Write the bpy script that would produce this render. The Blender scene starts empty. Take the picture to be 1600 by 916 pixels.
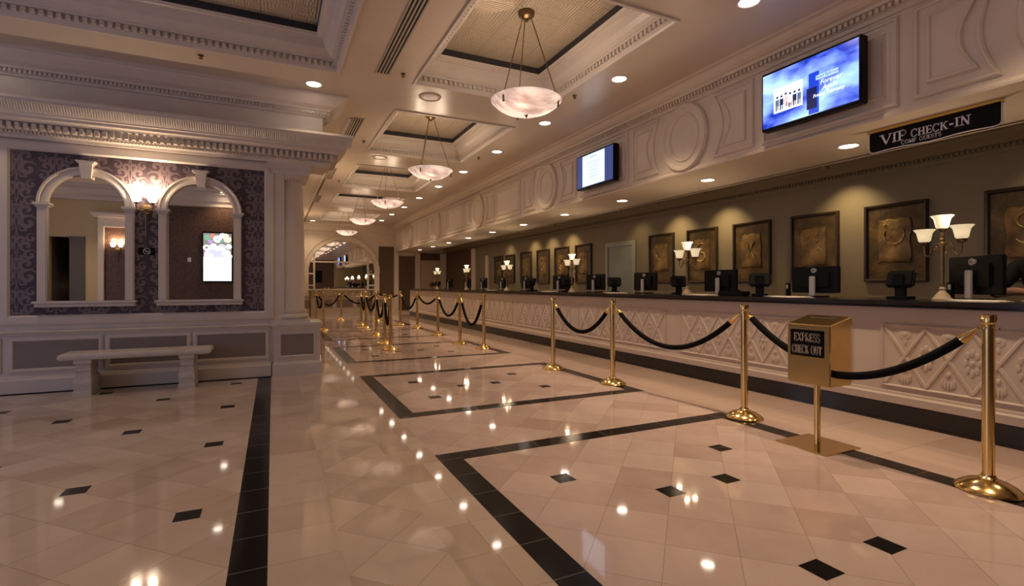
import bpy, bmesh, math, random
from mathutils import Vector, Matrix
from math import sin, cos, pi, radians, sqrt, atan2

scene = bpy.context.scene
COL = scene.collection
random.seed(7)

# ------------------------------------------------------------------ camera, world, light
cd = bpy.data.cameras.new('camera'); cam = bpy.data.objects.new('camera', cd); COL.objects.link(cam)
cam.location = (0, 0, 1.2); cam.rotation_euler = (pi/2, 0, -radians(25.5))
cd.sensor_width = 36; cd.lens = 784/1600*36; cd.shift_y = -11.93/1600; cd.clip_start = .05; cd.clip_end = 100
scene.camera = cam
w = bpy.data.worlds.new('world'); scene.world = w; w.use_nodes = True
w.node_tree.nodes['Background'].inputs[0].default_value = (1, .85, .7, 1)
w.node_tree.nodes['Background'].inputs[1].default_value = .05
vs = scene.view_settings
vs.view_transform = 'Standard'; vs.look = 'None'; vs.gamma = 1; vs.use_curve_mapping = False
vs.exposure = 0.8
scene.cycles.max_bounces = 8; scene.cycles.diffuse_bounces = 4; scene.cycles.glossy_bounces = 5
scene.cycles.transmission_bounces = 4; scene.cycles.caustics_reflective = False; scene.cycles.caustics_refractive = False
scene.cycles.sample_clamp_indirect = 4
WARM = (1, .72, .45); COOL = (.62, .68, 1)
E_CEIL, E_SOFF, E_PEND, E_FILL, E_WALL = 60, 8, 26, 20, 30

def lamp(kind, name, loc, energy, color, size=.05, rot=(0, 0, 0), spot=None, parent=None, sy=None):
    d = bpy.data.lights.new(name, kind); d.energy = energy; d.color = color
    if kind == 'AREA':
        d.size = size
        if sy: d.shape = 'RECTANGLE'; d.size_y = sy
    else:
        d.shadow_soft_size = size
    if kind == 'SPOT':
        d.spot_size = radians(spot or 110); d.spot_blend = .7
    o = bpy.data.objects.new(name, d); COL.objects.link(o); o.location = loc; o.rotation_euler = rot
    if parent: o.parent = parent
    return o
# added cool fill from an invented glazed entrance on the left
lamp('AREA', 'cool_fill', (-5.9, 3.0, 1.75), E_FILL, COOL, 4.4, (0, -pi/2, 0), sy=3.0)
bpy.data.objects['cool_fill'].data.size = 3.0; bpy.data.objects['cool_fill'].data.size_y = 4.4

# ------------------------------------------------------------------ materials
def new(name):
    m = bpy.data.materials.new(name); m.use_nodes = True
    nt = m.node_tree; b = nt.nodes['Principled BSDF']
    return m, nt, b
def nd(nt, t, **k):
    n = nt.nodes.new(t)
    for a, v in k.items(): setattr(n, a, v)
    return n
def mth(nt, op, a, b=None, c=None):
    n = nt.nodes.new('ShaderNodeMath'); n.operation = op
    for i, v in enumerate((a, b, c)):
        if v is None: continue
        if isinstance(v, (int, float)): n.inputs[i].default_value = v
        else: nt.links.new(v, n.inputs[i])
    return n.outputs[0]
def mix(nt, f, a, b):
    n = nt.nodes.new('ShaderNodeMix'); n.data_type = 'RGBA'
    for s, v in ((n.inputs[0], f), (n.inputs[6], a), (n.inputs[7], b)):
        if isinstance(v, (int, float)): s.default_value = v
        elif isinstance(v, tuple): s.default_value = (*v, 1) if len(v) == 3 else v
        else: nt.links.new(v, s)
    return n.outputs[2]
def noise(nt, vec, scale, detail=3, rough=.5):
    n = nt.nodes.new('ShaderNodeTexNoise'); n.inputs['Scale'].default_value = scale
    n.inputs['Detail'].default_value = detail; n.inputs['Roughness'].default_value = rough
    if vec is not None: nt.links.new(vec, n.inputs['Vector'])
    return n.outputs[0]
def objco(nt): return nd(nt, 'ShaderNodeTexCoord').outputs['Object']
def bump(nt, b, h, strength=.2, dist=.01):
    n = nt.nodes.new('ShaderNodeBump'); n.inputs['Strength'].default_value = strength; n.inputs['Distance'].default_value = dist
    nt.links.new(h, n.inputs['Height']); nt.links.new(n.outputs[0], b.inputs['Normal'])
def plain(name, col, rough=.5, metal=0, var=.06, scale=6, spec=.5, bumpy=0, bscale=60):
    m, nt, b = new(name)
    co = objco(nt); f = noise(nt, co, scale)
    c = mix(nt, f, tuple(x*(1-var) for x in col), tuple(min(1, x*(1+var)) for x in col))
    nt.links.new(c, b.inputs['Base Color'])
    b.inputs['Roughness'].default_value = rough; b.inputs['Metallic'].default_value = metal
    b.inputs['Specular IOR Level'].default_value = spec
    if bumpy: bump(nt, b, noise(nt, co, bscale, 2), bumpy)
    return m
def emit(name, col, strength, base=(.02, .02, .02)):
    m, nt, b = new(name); b.inputs['Base Color'].default_value = (*base, 1)
    b.inputs['Emission Color'].default_value = (*col, 1); b.inputs['Emission Strength'].default_value = strength
    return m

WHITE = plain('trim paint', (.64, .575, .52), .35)
PLASTER = plain('plaster paint', (.66, .57, .48), .42)
CEIL = plain('ceiling paint', (.60, .51, .42), .3, spec=.6)
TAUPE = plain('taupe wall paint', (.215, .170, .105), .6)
MAUVE = plain('mauve panel', (.25, .20, .18), .55)
STONEW = plain('cast stone', (.60, .54, .48), .6, var=.15, scale=25, bumpy=.2)
DESK = plain('desk paint', (.50, .41, .35), .5, bumpy=.08, bscale=90)
GRANITE = plain('black granite', (.012, .011, .012), .12, var=.5, scale=200)
BRASS = plain('polished brass', (.80, .58, .24), .17, 1, var=.08, scale=9)
BRONZE = plain('antique bronze', (.22, .15, .07), .35, .9, var=.3, scale=20)
DARK = plain('dark reveal', (.03, .028, .035), .6)
BLACK = plain('black plastic', (.006, .006, .007), .4, spec=.1)
BLACKG = plain('black bezel', (.005, .005, .006), .35, spec=.12)
SILVER = plain('silver plastic', (.38, .36, .38), .4, .3)
VELVET = plain('black velvet', (.008, .008, .009), .95, spec=.1, bumpy=.3, bscale=200)
PAPER = plain('paper', (.75, .70, .64), .7)
VENT = plain('vent metal', (.42, .37, .31), .4)
SLOT = plain('vent slot', (.02, .018, .015), .8)
CLOTHB = plain('black cloth', (.012, .012, .013), .85)
SKIN = plain('skin', (.42, .22, .15), .5)
HAIR = plain('dark hair', (.015, .01, .008), .5)
GOLDEDGE = plain('gilt edge', (.75, .50, .16), .25, 1)
LETTER = plain('lavender lettering', (.85, .85, 1), .5)
LETTERG = plain('gilt lettering', (.50, .42, .30), .5)
FRAMEB = plain('dark frame wood', (.035, .02, .012), .35)

def stone(name, mode, s, cu, cv, dark=(.46, .345, .265), light=(.68, .56, .46), grout=.007):
    m, nt, b = new(name)
    pos = nd(nt, 'ShaderNodeNewGeometry').outputs['Position']
    sp = nd(nt, 'ShaderNodeSeparateXYZ'); nt.links.new(pos, sp.inputs[0]); x, y = sp.outputs[0], sp.outputs[1]
    if mode == 'diag':
        u = mth(nt, 'DIVIDE', mth(nt, 'SUBTRACT', mth(nt, 'SUBTRACT', x, y), cu), s)
        v = mth(nt, 'DIVIDE', mth(nt, 'SUBTRACT', mth(nt, 'ADD', x, y), cv), s)
    else:
        u = mth(nt, 'DIVIDE', mth(nt, 'SUBTRACT', x, cu), s); v = mth(nt, 'DIVIDE', mth(nt, 'SUBTRACT', y, cv), s)
    def edge(t):
        f = mth(nt, 'FRACT', t); return mth(nt, 'MINIMUM', f, mth(nt, 'SUBTRACT', 1, f))
    e = mth(nt, 'MINIMUM', edge(u), edge(v))
    g = mth(nt, 'LESS_THAN', e, grout*(1 if mode == 'diag' else 1))
    cb = nd(nt, 'ShaderNodeCombineXYZ'); nt.links.new(mth(nt, 'FLOOR', u), cb.inputs[0]); nt.links.new(mth(nt, 'FLOOR', v), cb.inputs[1])
    wn = nd(nt, 'ShaderNodeTexWhiteNoise'); nt.links.new(cb.outputs[0], wn.inputs[0])
    off = nd(nt, 'ShaderNodeVectorMath', operation='MULTIPLY_ADD'); nt.links.new(wn.outputs[1], off.inputs[0])
    off.inputs[1].default_value = (9, 9, 9); nt.links.new(pos, off.inputs[2])
    n1 = noise(nt, off.outputs[0], 3.2, 6, .62)
    tone = mth(nt, 'ADD', mth(nt, 'MULTIPLY', mth(nt, 'POWER', wn.outputs[0], 1.5), .55), mth(nt, 'MULTIPLY', n1, .75))
    c = mix(nt, tone, light, dark)
    c = mix(nt, mth(nt, 'MULTIPLY', g, .34), c, (.15, .10, .075))
    nt.links.new(c, b.inputs['Base Color'])
    b.inputs['Roughness'].default_value = .05
    b.inputs['Specular IOR Level'].default_value = .48
    bump(nt, b, noise(nt, pos, 3.0, 1), .02, .02)
    return m
def blacktile(name):
    m, nt, b = new(name)
    pos = nd(nt, 'ShaderNodeNewGeometry').outputs['Position']
    sp = nd(nt, 'ShaderNodeSeparateXYZ'); nt.links.new(pos, sp.inputs[0])
    def edge(t, s, c):
        f = mth(nt, 'FRACT', mth(nt, 'DIVIDE', mth(nt, 'SUBTRACT', t, c), s)); return mth(nt, 'MINIMUM', f, mth(nt, 'SUBTRACT', 1, f))
    return m, nt, b, sp, edge
def blk(name, axis):
    m, nt, b, sp, edge = blacktile(name)
    e = edge(sp.outputs[axis], .3075, 2.69 if axis == 1 else 1.18)
    g = mth(nt, 'LESS_THAN', e, .012)
    c = mix(nt, mth(nt, 'MULTIPLY', g, .8), (.010, .009, .009), (.13, .11, .09))
    nt.links.new(c, b.inputs['Base Color']); b.inputs['Roughness'].default_value = .16; b.inputs['Specular IOR Level'].default_value = .12
    return m
F_DR = stone('marble diagonal right', 'diag', .4485, -.15, 3.43, (.49, .355, .31), (.72, .58, .53))
F_DL = stone('marble diagonal left', 'diag', .427, -3.05, 2.265)
F_DC = stone('marble diagonal centre', 'diag', .43, -2.305, 2.875)
F_SQ = stone('marble square', 'sq', .3075, -.02, 2.69)
F_SQR = stone('marble square right', 'sq', .61, 3.82, 2.69, (.47, .34, .28), (.60, .46, .39), .006)
F_BY = blk('black tile along', 1); F_BX = blk('black tile across', 0)

def damask(name, c0, c1, cw=.34, ch=.62, axis=(0, 2), rough=.45):
    m, nt, b = new(name)
    pos = nd(nt, 'ShaderNodeNewGeometry').outputs['Position']
    sp = nd(nt, 'ShaderNodeSeparateXYZ'); nt.links.new(pos, sp.inputs[0])
    U = mth(nt, 'DIVIDE', sp.outputs[axis[0]], cw); V = mth(nt, 'DIVIDE', sp.outputs[axis[1]], ch)
    V = mth(nt, 'ADD', V, mth(nt, 'MULTIPLY', mth(nt, 'MODULO', mth(nt, 'FLOOR', mth(nt, 'ADD', U, 50)), 2), .5))
    fu = mth(nt, 'ABSOLUTE', mth(nt, 'SUBTRACT', mth(nt, 'FRACT', mth(nt, 'ADD', U, 50)), .5))
    fv = mth(nt, 'FRACT', mth(nt, 'ADD', V, 20))
    x = mth(nt, 'MULTIPLY', fu, cw)
    y = mth(nt, 'MULTIPLY', fv, ch)
    res = None
    for (cx, cy, R, k, sg) in ((.10, .10, .085, 75, 1), (.085, .235, .07, 85, -1), (.115, .34, .06, 100, 1), (.085, .435, .065, 90, -1), (.125, .53, .05, 110, 1), (.03, .17, .04, 120, -1), (.03, .32, .045, 110, 1), (.04, .50, .05, 100, -1), (.06, .03, .04, 110, 1)):
        dx = mth(nt, 'SUBTRACT', x, cx); dy = mth(nt, 'SUBTRACT', y, cy)
        r = mth(nt, 'SQRT', mth(nt, 'ADD', mth(nt, 'MULTIPLY', dx, dx), mth(nt, 'MULTIPLY', dy, dy)))
        a = mth(nt, 'ARCTAN2', dy, dx)
        s = mth(nt, 'SINE', mth(nt, 'ADD', mth(nt, 'MULTIPLY', a, sg), mth(nt, 'MULTIPLY', r, k)))
        v = mth(nt, 'MULTIPLY', mth(nt, 'GREATER_THAN', s, -.15), mth(nt, 'LESS_THAN', r, R))
        res = v if res is None else mth(nt, 'MAXIMUM', res, v)
    stem = mth(nt, 'LESS_THAN', mth(nt, 'ABSOLUTE', mth(nt, 'SUBTRACT', x, mth(nt, 'MULTIPLY', mth(nt, 'ABSOLUTE', mth(nt, 'SINE', mth(nt, 'MULTIPLY', y, 10.13))), .016))), .005)
    res = mth(nt, 'MAXIMUM', res, stem)
    c = mix(nt, mth(nt, 'MULTIPLY', res, .85), c0, c1); nt.links.new(c, b.inputs['Base Color'])
    nt.links.new(mth(nt, 'SUBTRACT', rough+.15, mth(nt, 'MULTIPLY', res, .25)), b.inputs['Roughness'])
    return m
DAMASK = damask('purple damask wallpaper', (.055, .036, .052), (.185, .140, .150), .34, .60)
def brownp(name):
    m, nt, b = new(name)
    co = nd(nt, 'ShaderNodeNewGeometry').outputs['Position']
    v = nd(nt, 'ShaderNodeTexVoronoi'); v.inputs['Scale'].default_value = 22; nt.links.new(co, v.inputs['Vector'])
    c = mix(nt, v.outputs['Distance'], (.15, .080, .052), (.055, .030, .022)); nt.links.new(c, b.inputs['Base Color'])
    b.inputs['Roughness'].default_value = .5
    return m
BROWNP = brownp('brown wallpaper')
def tin(name):
    m, nt, b = new(name)
    pos = nd(nt, 'ShaderNodeNewGeometry').outputs['Position']
    sp = nd(nt, 'ShaderNodeSeparateXYZ'); nt.links.new(pos, sp.inputs[0])
    def cell(o, s): return mth(nt, 'ABSOLUTE', mth(nt, 'SUBTRACT', mth(nt, 'FRACT', mth(nt, 'DIVIDE', mth(nt, 'ADD', o, 30), s)), .5))
    def rings(s, k):
        d = mth(nt, 'MAXIMUM', cell(sp.outputs[0], s), cell(sp.outputs[1], s)); return mth(nt, 'SINE', mth(nt, 'MULTIPLY', d, k)), d
    r, d = rings(.61, 110); r2, d2 = rings(.1525, 36)
    sel = mth(nt, 'GREATER_THAN', noise(nt, pos, 3.5, 0), .5)
    h = mth(nt, 'ADD', mth(nt, 'MULTIPLY', r, sel), mth(nt, 'MULTIPLY', r2, mth(nt, 'SUBTRACT', 1, sel)))
    seam = mth(nt, 'GREATER_THAN', d, .485)
    c = mix(nt, mth(nt, 'MULTIPLY', mth(nt, 'ADD', h, 1), .5), (.46, .38, .29), (.70, .60, .47))
    c = mix(nt, seam, c, (.42, .36, .28)); nt.links.new(c, b.inputs['Base Color'])
    b.inputs['Roughness'].default_value = .38; b.inputs['Metallic'].default_value = .25
    bump(nt, b, h, .5, .008)
    return m
TIN = tin('pressed tin')
def alabaster(name):
    m, nt, b = new(name)
    co = objco(nt)
    mp = nd(nt, 'ShaderNodeMapping'); mp.inputs['Scale'].default_value = (1.2, 4, 4); mp.inputs['Rotation'].default_value = (.3, .2, .7); nt.links.new(co, mp.inputs[0])
    n = noise(nt, mp.outputs[0], 2.0, 4, .55)
    rp = nd(nt, 'ShaderNodeValToRGB'); nt.links.new(n, rp.inputs[0])
    rp.color_ramp.elements[0].position = .36; rp.color_ramp.elements[0].color = (.60, .48, .45, 1)
    rp.color_ramp.elements[1].position = .58; rp.color_ramp.elements[1].color = (1, .92, .85, 1)
    nt.links.new(rp.outputs[0], b.inputs['Base Color']); b.inputs['Roughness'].default_value = .25
    nt.links.new(rp.outputs[0], b.inputs['Emission Color']); b.inputs['Emission Strength'].default_value = .34
    tr = nd(nt, 'ShaderNodeBsdfTranslucent'); nt.links.new(rp.outputs[0], tr.inputs[0])
    ms = nd(nt, 'ShaderNodeMixShader'); ms.inputs[0].default_value = .5
    nt.links.new(b.outputs[0], ms.inputs[1]); nt.links.new(tr.outputs[0], ms.inputs[2])
    nt.links.new(ms.outputs[0], nt.nodes['Material Output'].inputs[0])
    return m
ALAB = alabaster('alabaster')
m, nt, b = new('mirror glass'); b.inputs['Base Color'].default_value = (.86, .85, .82, 1); b.inputs['Metallic'].default_value = 1; b.inputs['Roughness'].default_value = .004; MIRROR = m
LENS = emit('lit lamp lens', (1, .86, .72), 14)
SHADE = emit('lit frosted glass', (1, .78, .46), .34, (.8, .75, .65))
SHADEB = emit('lit bulb inside glass', (1, .9, .68), 7)
SHADES = emit('lit sconce glass', (1, .80, .62), 2.2, (.8, .75, .7))

def bronze_art(name, hue):
    m, nt, b = new(name); co = objco(nt)
    f = mth(nt, 'MULTIPLY', mth(nt, 'POWER', noise(nt, co, 4, 6, .7), 2.6), 2.6)
    c = mix(nt, f, (.016, .010, .004), hue); nt.links.new(c, b.inputs['Base Color'])
    b.inputs['Metallic'].default_value = .5; b.inputs['Roughness'].default_value = .42
    bump(nt, b, noise(nt, co, 18, 4), .6, .01)
    return m
ART_BACK = bronze_art('bronze canvas', (.17, .10, .035))
ART_PLAQ = bronze_art('gilded plaque', (.34, .20, .07))
ART_HI = bronze_art('bright gilding', (.8, .55, .2))

# ------------------------------------------------------------------ mesh helpers
def BM(): return bmesh.new()
def obj(name, bm, mat, parent=None, smooth=None, loc=None):
    me = bpy.data.meshes.new(name)
    bmesh.ops.recalc_face_normals(bm, faces=bm.faces)
    bm.to_mesh(me); bm.free()
    mats = mat if isinstance(mat, (list, tuple)) else [mat]
    for q in mats: me.materials.append(q)
    if smooth:
        for p in me.polygons: p.use_smooth = True
        me.set_sharp_from_angle(angle=radians(smooth))
    o = bpy.data.objects.new(name, me); COL.objects.link(o)
    if parent: o.parent = parent
    if loc: o.location = loc
    return o
def struct(name, bm, mat, parent=None, smooth=None):
    o = obj(name, bm, mat, parent, smooth)
    if not parent: o['kind'] = 'structure'
    return o
def thing(name, label, cat, loc=(0, 0, 0), rz=0, group=None):
    o = bpy.data.objects.new(name, None); COL.objects.link(o); o.location = loc; o.rotation_euler = (0, 0, rz)
    o.empty_display_size = .1
    tag(o, label, cat, group); return o
def tag(o, label, cat, group=None):
    o['label'] = label; o['category'] = cat
    if group: o['group'] = group
    return o
CH = {}
def copy_tree(o, parent=None, kids=None):
    c = o.copy(); COL.objects.link(c); c.parent = parent
    for ch in list(o.children): copy_tree(ch, c)
    return c
def dup(o, loc, rz=None, label=None):
    c = copy_tree(o); c.location = loc
    if rz is not None: c.rotation_euler = (0, 0, rz)
    if label: c['label'] = label
    return c
def box(bm, x0, x1, y0, y1, z0, z1, mi=0):
    v = [bm.verts.new(p) for p in ((x0, y0, z0), (x1, y0, z0), (x1, y1, z0), (x0, y1, z0), (x0, y0, z1), (x1, y0, z1), (x1, y1, z1), (x0, y1, z1))]
    for f in ((0, 3, 2, 1), (4, 5, 6, 7), (0, 1, 5, 4), (1, 2, 6, 5), (2, 3, 7, 6), (3, 0, 4, 7)):
        bm.faces.new([v[i] for i in f]).material_index = mi
    return v
def rbox(bm, x0, x1, y0, y1, z0, z1, r=.01, seg=2, mi=0):
    t = BM(); box(t, x0, x1, y0, y1, z0, z1)
    bmesh.ops.bevel(t, geom=list(t.edges), offset=r, segments=seg, affect='EDGES')
    merge(bm, t, Matrix(), mi)
def merge(bm, src, mat=Matrix(), mi=0):
    src.verts.index_update()
    vs_ = [bm.verts.new(mat @ v.co) for v in src.verts]
    for f in src.faces:
        try: bm.faces.new([vs_[v.index] for v in f.verts]).material_index = mi
        except ValueError: pass
    src.free()
def quad(bm, pts, mi=0):
    f = bm.faces.new([bm.verts.new(p) for p in pts]); f.material_index = mi; return f
def lathe(bm, prof, seg=24, c=(0, 0, 0), sx=1, sy=1, mi=0):
    rings = []
    for r, z in prof:
        if r < 1e-5: rings.append([bm.verts.new((c[0], c[1], c[2]+z))])
        else: rings.append([bm.verts.new((c[0]+r*sx*cos(2*pi*i/seg), c[1]+r*sy*sin(2*pi*i/seg), c[2]+z)) for i in range(seg)])
    for a, b_ in zip(rings, rings[1:]):
        for i in range(seg):
            j = (i+1) % seg
            if len(a) == 1 and len(b_) == 1: continue
            if len(a) == 1: f = bm.faces.new((a[0], b_[i], b_[j]))
            elif len(b_) == 1: f = bm.faces.new((a[i], a[j], b_[0]))
            else: f = bm.faces.new((a[i], a[j], b_[j], b_[i]))
            f.material_index = mi
def tube(bm, pts, r, seg=8, cap=True, mi=0):
    pts = [Vector(p) for p in pts]; n = len(pts)
    rr = r if isinstance(r, (list, tuple)) else [r]*n
    rings = []; prev = None
    for i, p in enumerate(pts):
        t = (pts[min(i+1, n-1)]-pts[max(i-1, 0)]).normalized()
        if prev is None:
            a = Vector((0, 0, 1)) if abs(t.z) < .9 else Vector((1, 0, 0)); u = t.cross(a).normalized()
        else: u = (prev-t*prev.dot(t)).normalized()
        prev = u; v = t.cross(u)
        rings.append([bm.verts.new(p+(u*cos(2*pi*k/seg)+v*sin(2*pi*k/seg))*rr[i]) for k in range(seg)])
    for a, b_ in zip(rings, rings[1:]):
        for k in range(seg): bm.faces.new((a[k], a[(k+1) % seg], b_[(k+1) % seg], b_[k])).material_index = mi
    if cap: bm.faces.new(rings[0][::-1]).material_index = mi; bm.faces.new(rings[-1]).material_index = mi
def sweep(bm, path, prof, mi=0, caps=True):
    n = len(path); rings = []
    for i, (x, y) in enumerate(path):
        ns = []
        if i > 0: d = Vector((x-path[i-1][0], y-path[i-1][1])).normalized(); ns.append(Vector((d.y, -d.x)))
        if i < n-1: d = Vector((path[i+1][0]-x, path[i+1][1]-y)).normalized(); ns.append(Vector((d.y, -d.x)))
        m_ = ns[0] if len(ns) == 1 else (ns[0]+ns[1])/(1+ns[0].dot(ns[1]))
        rings.append([bm.verts.new((x+m_.x*o, y+m_.y*o, z)) for o, z in prof])
    for a, b_ in zip(rings, rings[1:]):
        for k in range(len(prof)-1): bm.faces.new((a[k], b_[k], b_[k+1], a[k+1])).material_index = mi
    if caps:
        bm.faces.new(rings[0]).material_index = mi; bm.faces.new(rings[-1][::-1]).material_index = mi
def ring(bm, mp, pts, prof, fill=True, mi=0):
    """closed outline pts (ccw in u,v); prof = [(offset outward, height)]; mp(u,v,h)->xyz"""
    n = len(pts); P = [Vector(p) for p in pts]; N = []
    for i in range(n):
        a = (P[i]-P[i-1]).normalized(); b_ = (P[(i+1) % n]-P[i]).normalized()
        n1 = Vector((a.y, -a.x)); n2 = Vector((b_.y, -b_.x)); N.append((n1+n2)/max(.35, 1+n1.dot(n2)))
    rings = [[bm.verts.new(mp(P[i].x+N[i].x*o, P[i].y+N[i].y*o, h)) for i in range(n)] for o, h in prof]
    for a, b_ in zip(rings, rings[1:]):
        for i in range(n): bm.faces.new((a[i], a[(i+1) % n], b_[(i+1) % n], b_[i])).material_index = mi
    if fill: bm.faces.new(rings[-1]).material_index = mi
def rect(u0, u1, v0, v1): return [(u0, v0), (u1, v0), (u1, v1), (u0, v1)]
def mpX(x, s=-1):   # plane x = const facing -X:  u = y, v = z
    return lambda u, v, h: (x+s*h, u, v)
def mpY(y, s=-1): return lambda u, v, h: (u, y+s*h, v)
MOULD = [(.035, 0), (.035, .012), (.022, .02), (.012, .012), (.0, .024), (-.018, .024), (-.026, .006), (-.026, 0)]
def mould(k=1): return [(a*k, b_*k) for a, b_ in MOULD]

# serif capitals: letters as strokes
def arc(cx, cy, rx, ry, a0, a1, n=14): return [(cx+rx*cos(radians(a0+(a1-a0)*i/n)), cy+ry*sin(radians(a0+(a1-a0)*i/n))) for i in range(n+1)]
G = {
 'V': (.9, [[(.05, 1), (.45, 0)]], [[(.45, 0), (.85, 1)]], [(.05, 1), (.85, 1)]),
 'I': (.4, [[(.2, 0), (.2, 1)]], [], [(.2, 0), (.2, 1)]),
 'P': (.75, [[(.2, 0), (.2, 1)], arc(.38, .74, .27, .26, 80, -80)], [[(.2, 1), (.42, 1)], [(.2, .48), (.42, .48)]], [(.2, 0), (.12, 1)]),
 'C': (.85, [arc(.45, .5, .37, .48, 60, 300, 20)], [[(.64, .92), (.74, .98)], [(.74, .70), (.74, 1)], [(.64, .08), (.78, .24)]], []),
 'H': (.95, [[(.2, 0), (.2, 1)], [(.75, 0), (.75, 1)]], [[(.2, .52), (.75, .52)]], [(.2, 0), (.2, 1), (.75, 0), (.75, 1)]),
 'E': (.8, [[(.2, 0), (.2, 1)]], [[(.2, .96), (.68, .96), (.70, .8)], [(.2, .5), (.55, .5)], [(.55, .4), (.55, .6)], [(.2, .04), (.7, .04), (.74, .24)]], [(.14, 0), (.14, 1)]),
 'K': (.9, [[(.2, 0), (.2, 1)], [(.42, .58), (.78, 0)]], [[(.2, .4), (.76, 1)]], [(.2, 0), (.2, 1), (.8, 0), (.76, 1)]),
 '-': (.5, [[(.08, .42), (.42, .42)]], [], []),
 'N': (.95, [[(.2, 1), (.78, 0)]], [[(.2, 0), (.2, 1)], [(.78, 0), (.78, 1)]], [(.2, 0), (.14, 1), (.78, 1)]),
 'O': (.95, [arc(.47, .5, .38, .47, 0, 360, 28)], [], []),
 'M': (1.1, [[(.2, 1), (.55, .05)], [(.92, 0), (.92, 1)]], [[(.2, 0), (.2, 1)], [(.55, .05), (.92, 1)]], [(.2, 0), (.15, 1), (.92, 0), (.95, 1)]),
 'G': (.92, [arc(.46, .5, .38, .48, 55, 320, 20), [(.76, .42), (.76, .08)]], [[(.66, .92), (.74, .98)], [(.74, .72), (.74, 1)], [(.58, .43), (.88, .43)]], []),
 'U': (.92, [[(.2, 1), (.2, .35)], arc(.47, .33, .27, .31, 180, 360)], [[(.74, 1), (.74, .33)]], [(.2, 1), (.74, 1)]),
 'S': (.7, [arc(.36, .74, .24, .24, 40, 250, 12)+arc(.36, .26, .26, .25, 70, -140, 14)], [[(.58, .75), (.58, .98)], [(.12, .25), (.12, .02)]], []),
 'T': (.85, [[(.42, 0), (.42, 1)]], [[(.06, .96), (.78, .96)], [(.06, .78), (.06, .98)], [(.78, .78), (.78, .98)]], [(.42, 0)]),
 'X': (.9, [[(.1, 1), (.78, 0)]], [[(.78, 1), (.1, 0)]], [(.1, 1), (.78, 1), (.1, 0), (.78, 0)]),
 'R': (.88, [[(.2, 0), (.2, 1)], arc(.38, .75, .26, .25, 80, -80), [(.42, .5), (.78, 0)]], [[(.2, 1), (.42, 1)], [(.2, .5), (.42, .5)]], [(.2, 0), (.14, 1), (.82, 0)]),
 'D': (.9, [[(.2, 0), (.2, 1)], arc(.38, .5, .4, .5, 85, -85, 16)], [[(.2, 1), (.42, 1)], [(.2, 0), (.42, 0)]], [(.14, 0), (.14, 1)]),
 'L': (.75, [[(.2, 0), (.2, 1)]], [[(.2, .04), (.66, .04), (.7, .26)]], [(.2, 0), (.2, 1)]),
 ' ': (.55, [], [], [])}
def ribbon(bm, mp, pl, w, h):
    for (x0, y0), (x1, y1) in zip(pl, pl[1:]):
        d = Vector((x1-x0, y1-y0)); L = d.length
        if L < 1e-6: continue
        d /= L; n_ = Vector((-d.y, d.x))*w/2; e = d*w*.12
        a = Vector((x0, y0))-e; b_ = Vector((x1, y1))+e
        quad(bm, [mp(*(a-n_), h), mp(*(b_-n_), h), mp(*(b_+n_), h), mp(*(a+n_), h)])
def text(bm, mp, s, u, v, H, fit=None, thick=.19, thin=.09, serif=.24, h=0, wid=1.0, space=.05):
    tot = sum(G[c][0]*wid+space for c in s)*H
    k = (fit/tot) if fit else 1
    for c in s:
        wd, th, tn, sf = G[c]
        tr = lambda p: (u+p[0]*wid*H*k, v+p[1]*H)
        for pl in th: ribbon(bm, mp, [tr(p) for p in pl], thick*H, h)
        for pl in tn: ribbon(bm, mp, [tr(p) for p in pl], thin*H, h)
        for p in sf:
            q = tr(p); yy = q[1]+(-.04*H if p[1] > .5 else .04*H)
            ribbon(bm, mp, [(q[0]-serif*H*k*.8, yy), (q[0]+serif*H*k*.8, yy)], .08*H, h)
        u += (wd*wid+space)*H*k

def skin(name, chains, mat, parent=None, sub=2):
    """chains: list of [(x,y,z,r),...]; points with the same coordinates are joined; the first point is the root"""
    idx = {}; V = []; R = []; E_ = []
    for ch in chains:
        prev = None
        for x, y, z, r in ch:
            k = (round(x, 4), round(y, 4), round(z, 4))
            if k not in idx: idx[k] = len(V); V.append((x, y, z)); R.append(r)
            if prev is not None and prev != idx[k]: E_.append((prev, idx[k]))
            prev = idx[k]
    me = bpy.data.meshes.new(name); me.from_pydata(V, E_, []); o = bpy.data.objects.new(name, me); COL.objects.link(o)
    me.materials.append(mat)
    md = o.modifiers.new('skin', 'SKIN'); md.use_smooth_shade = True
    for i, r in enumerate(R):
        me.skin_vertices[0].data[i].radius = (r, r); me.skin_vertices[0].data[i].use_root = (i == 0)
    s = o.modifiers.new('sub', 'SUBSURF'); s.levels = sub; s.render_levels = sub
    if parent: o.parent = parent
    return o

# ================================================================== STRUCTURE
XL, XR, YN, YF, ZC = -6.0, 7.2, -1.5, 22.0, 3.75
FX, SX, ZS = 4.8, 5.95, 2.65       # fascia plane, soffit inner edge, soffit height
YB = 7.35                          # wall with the mirrors
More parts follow.
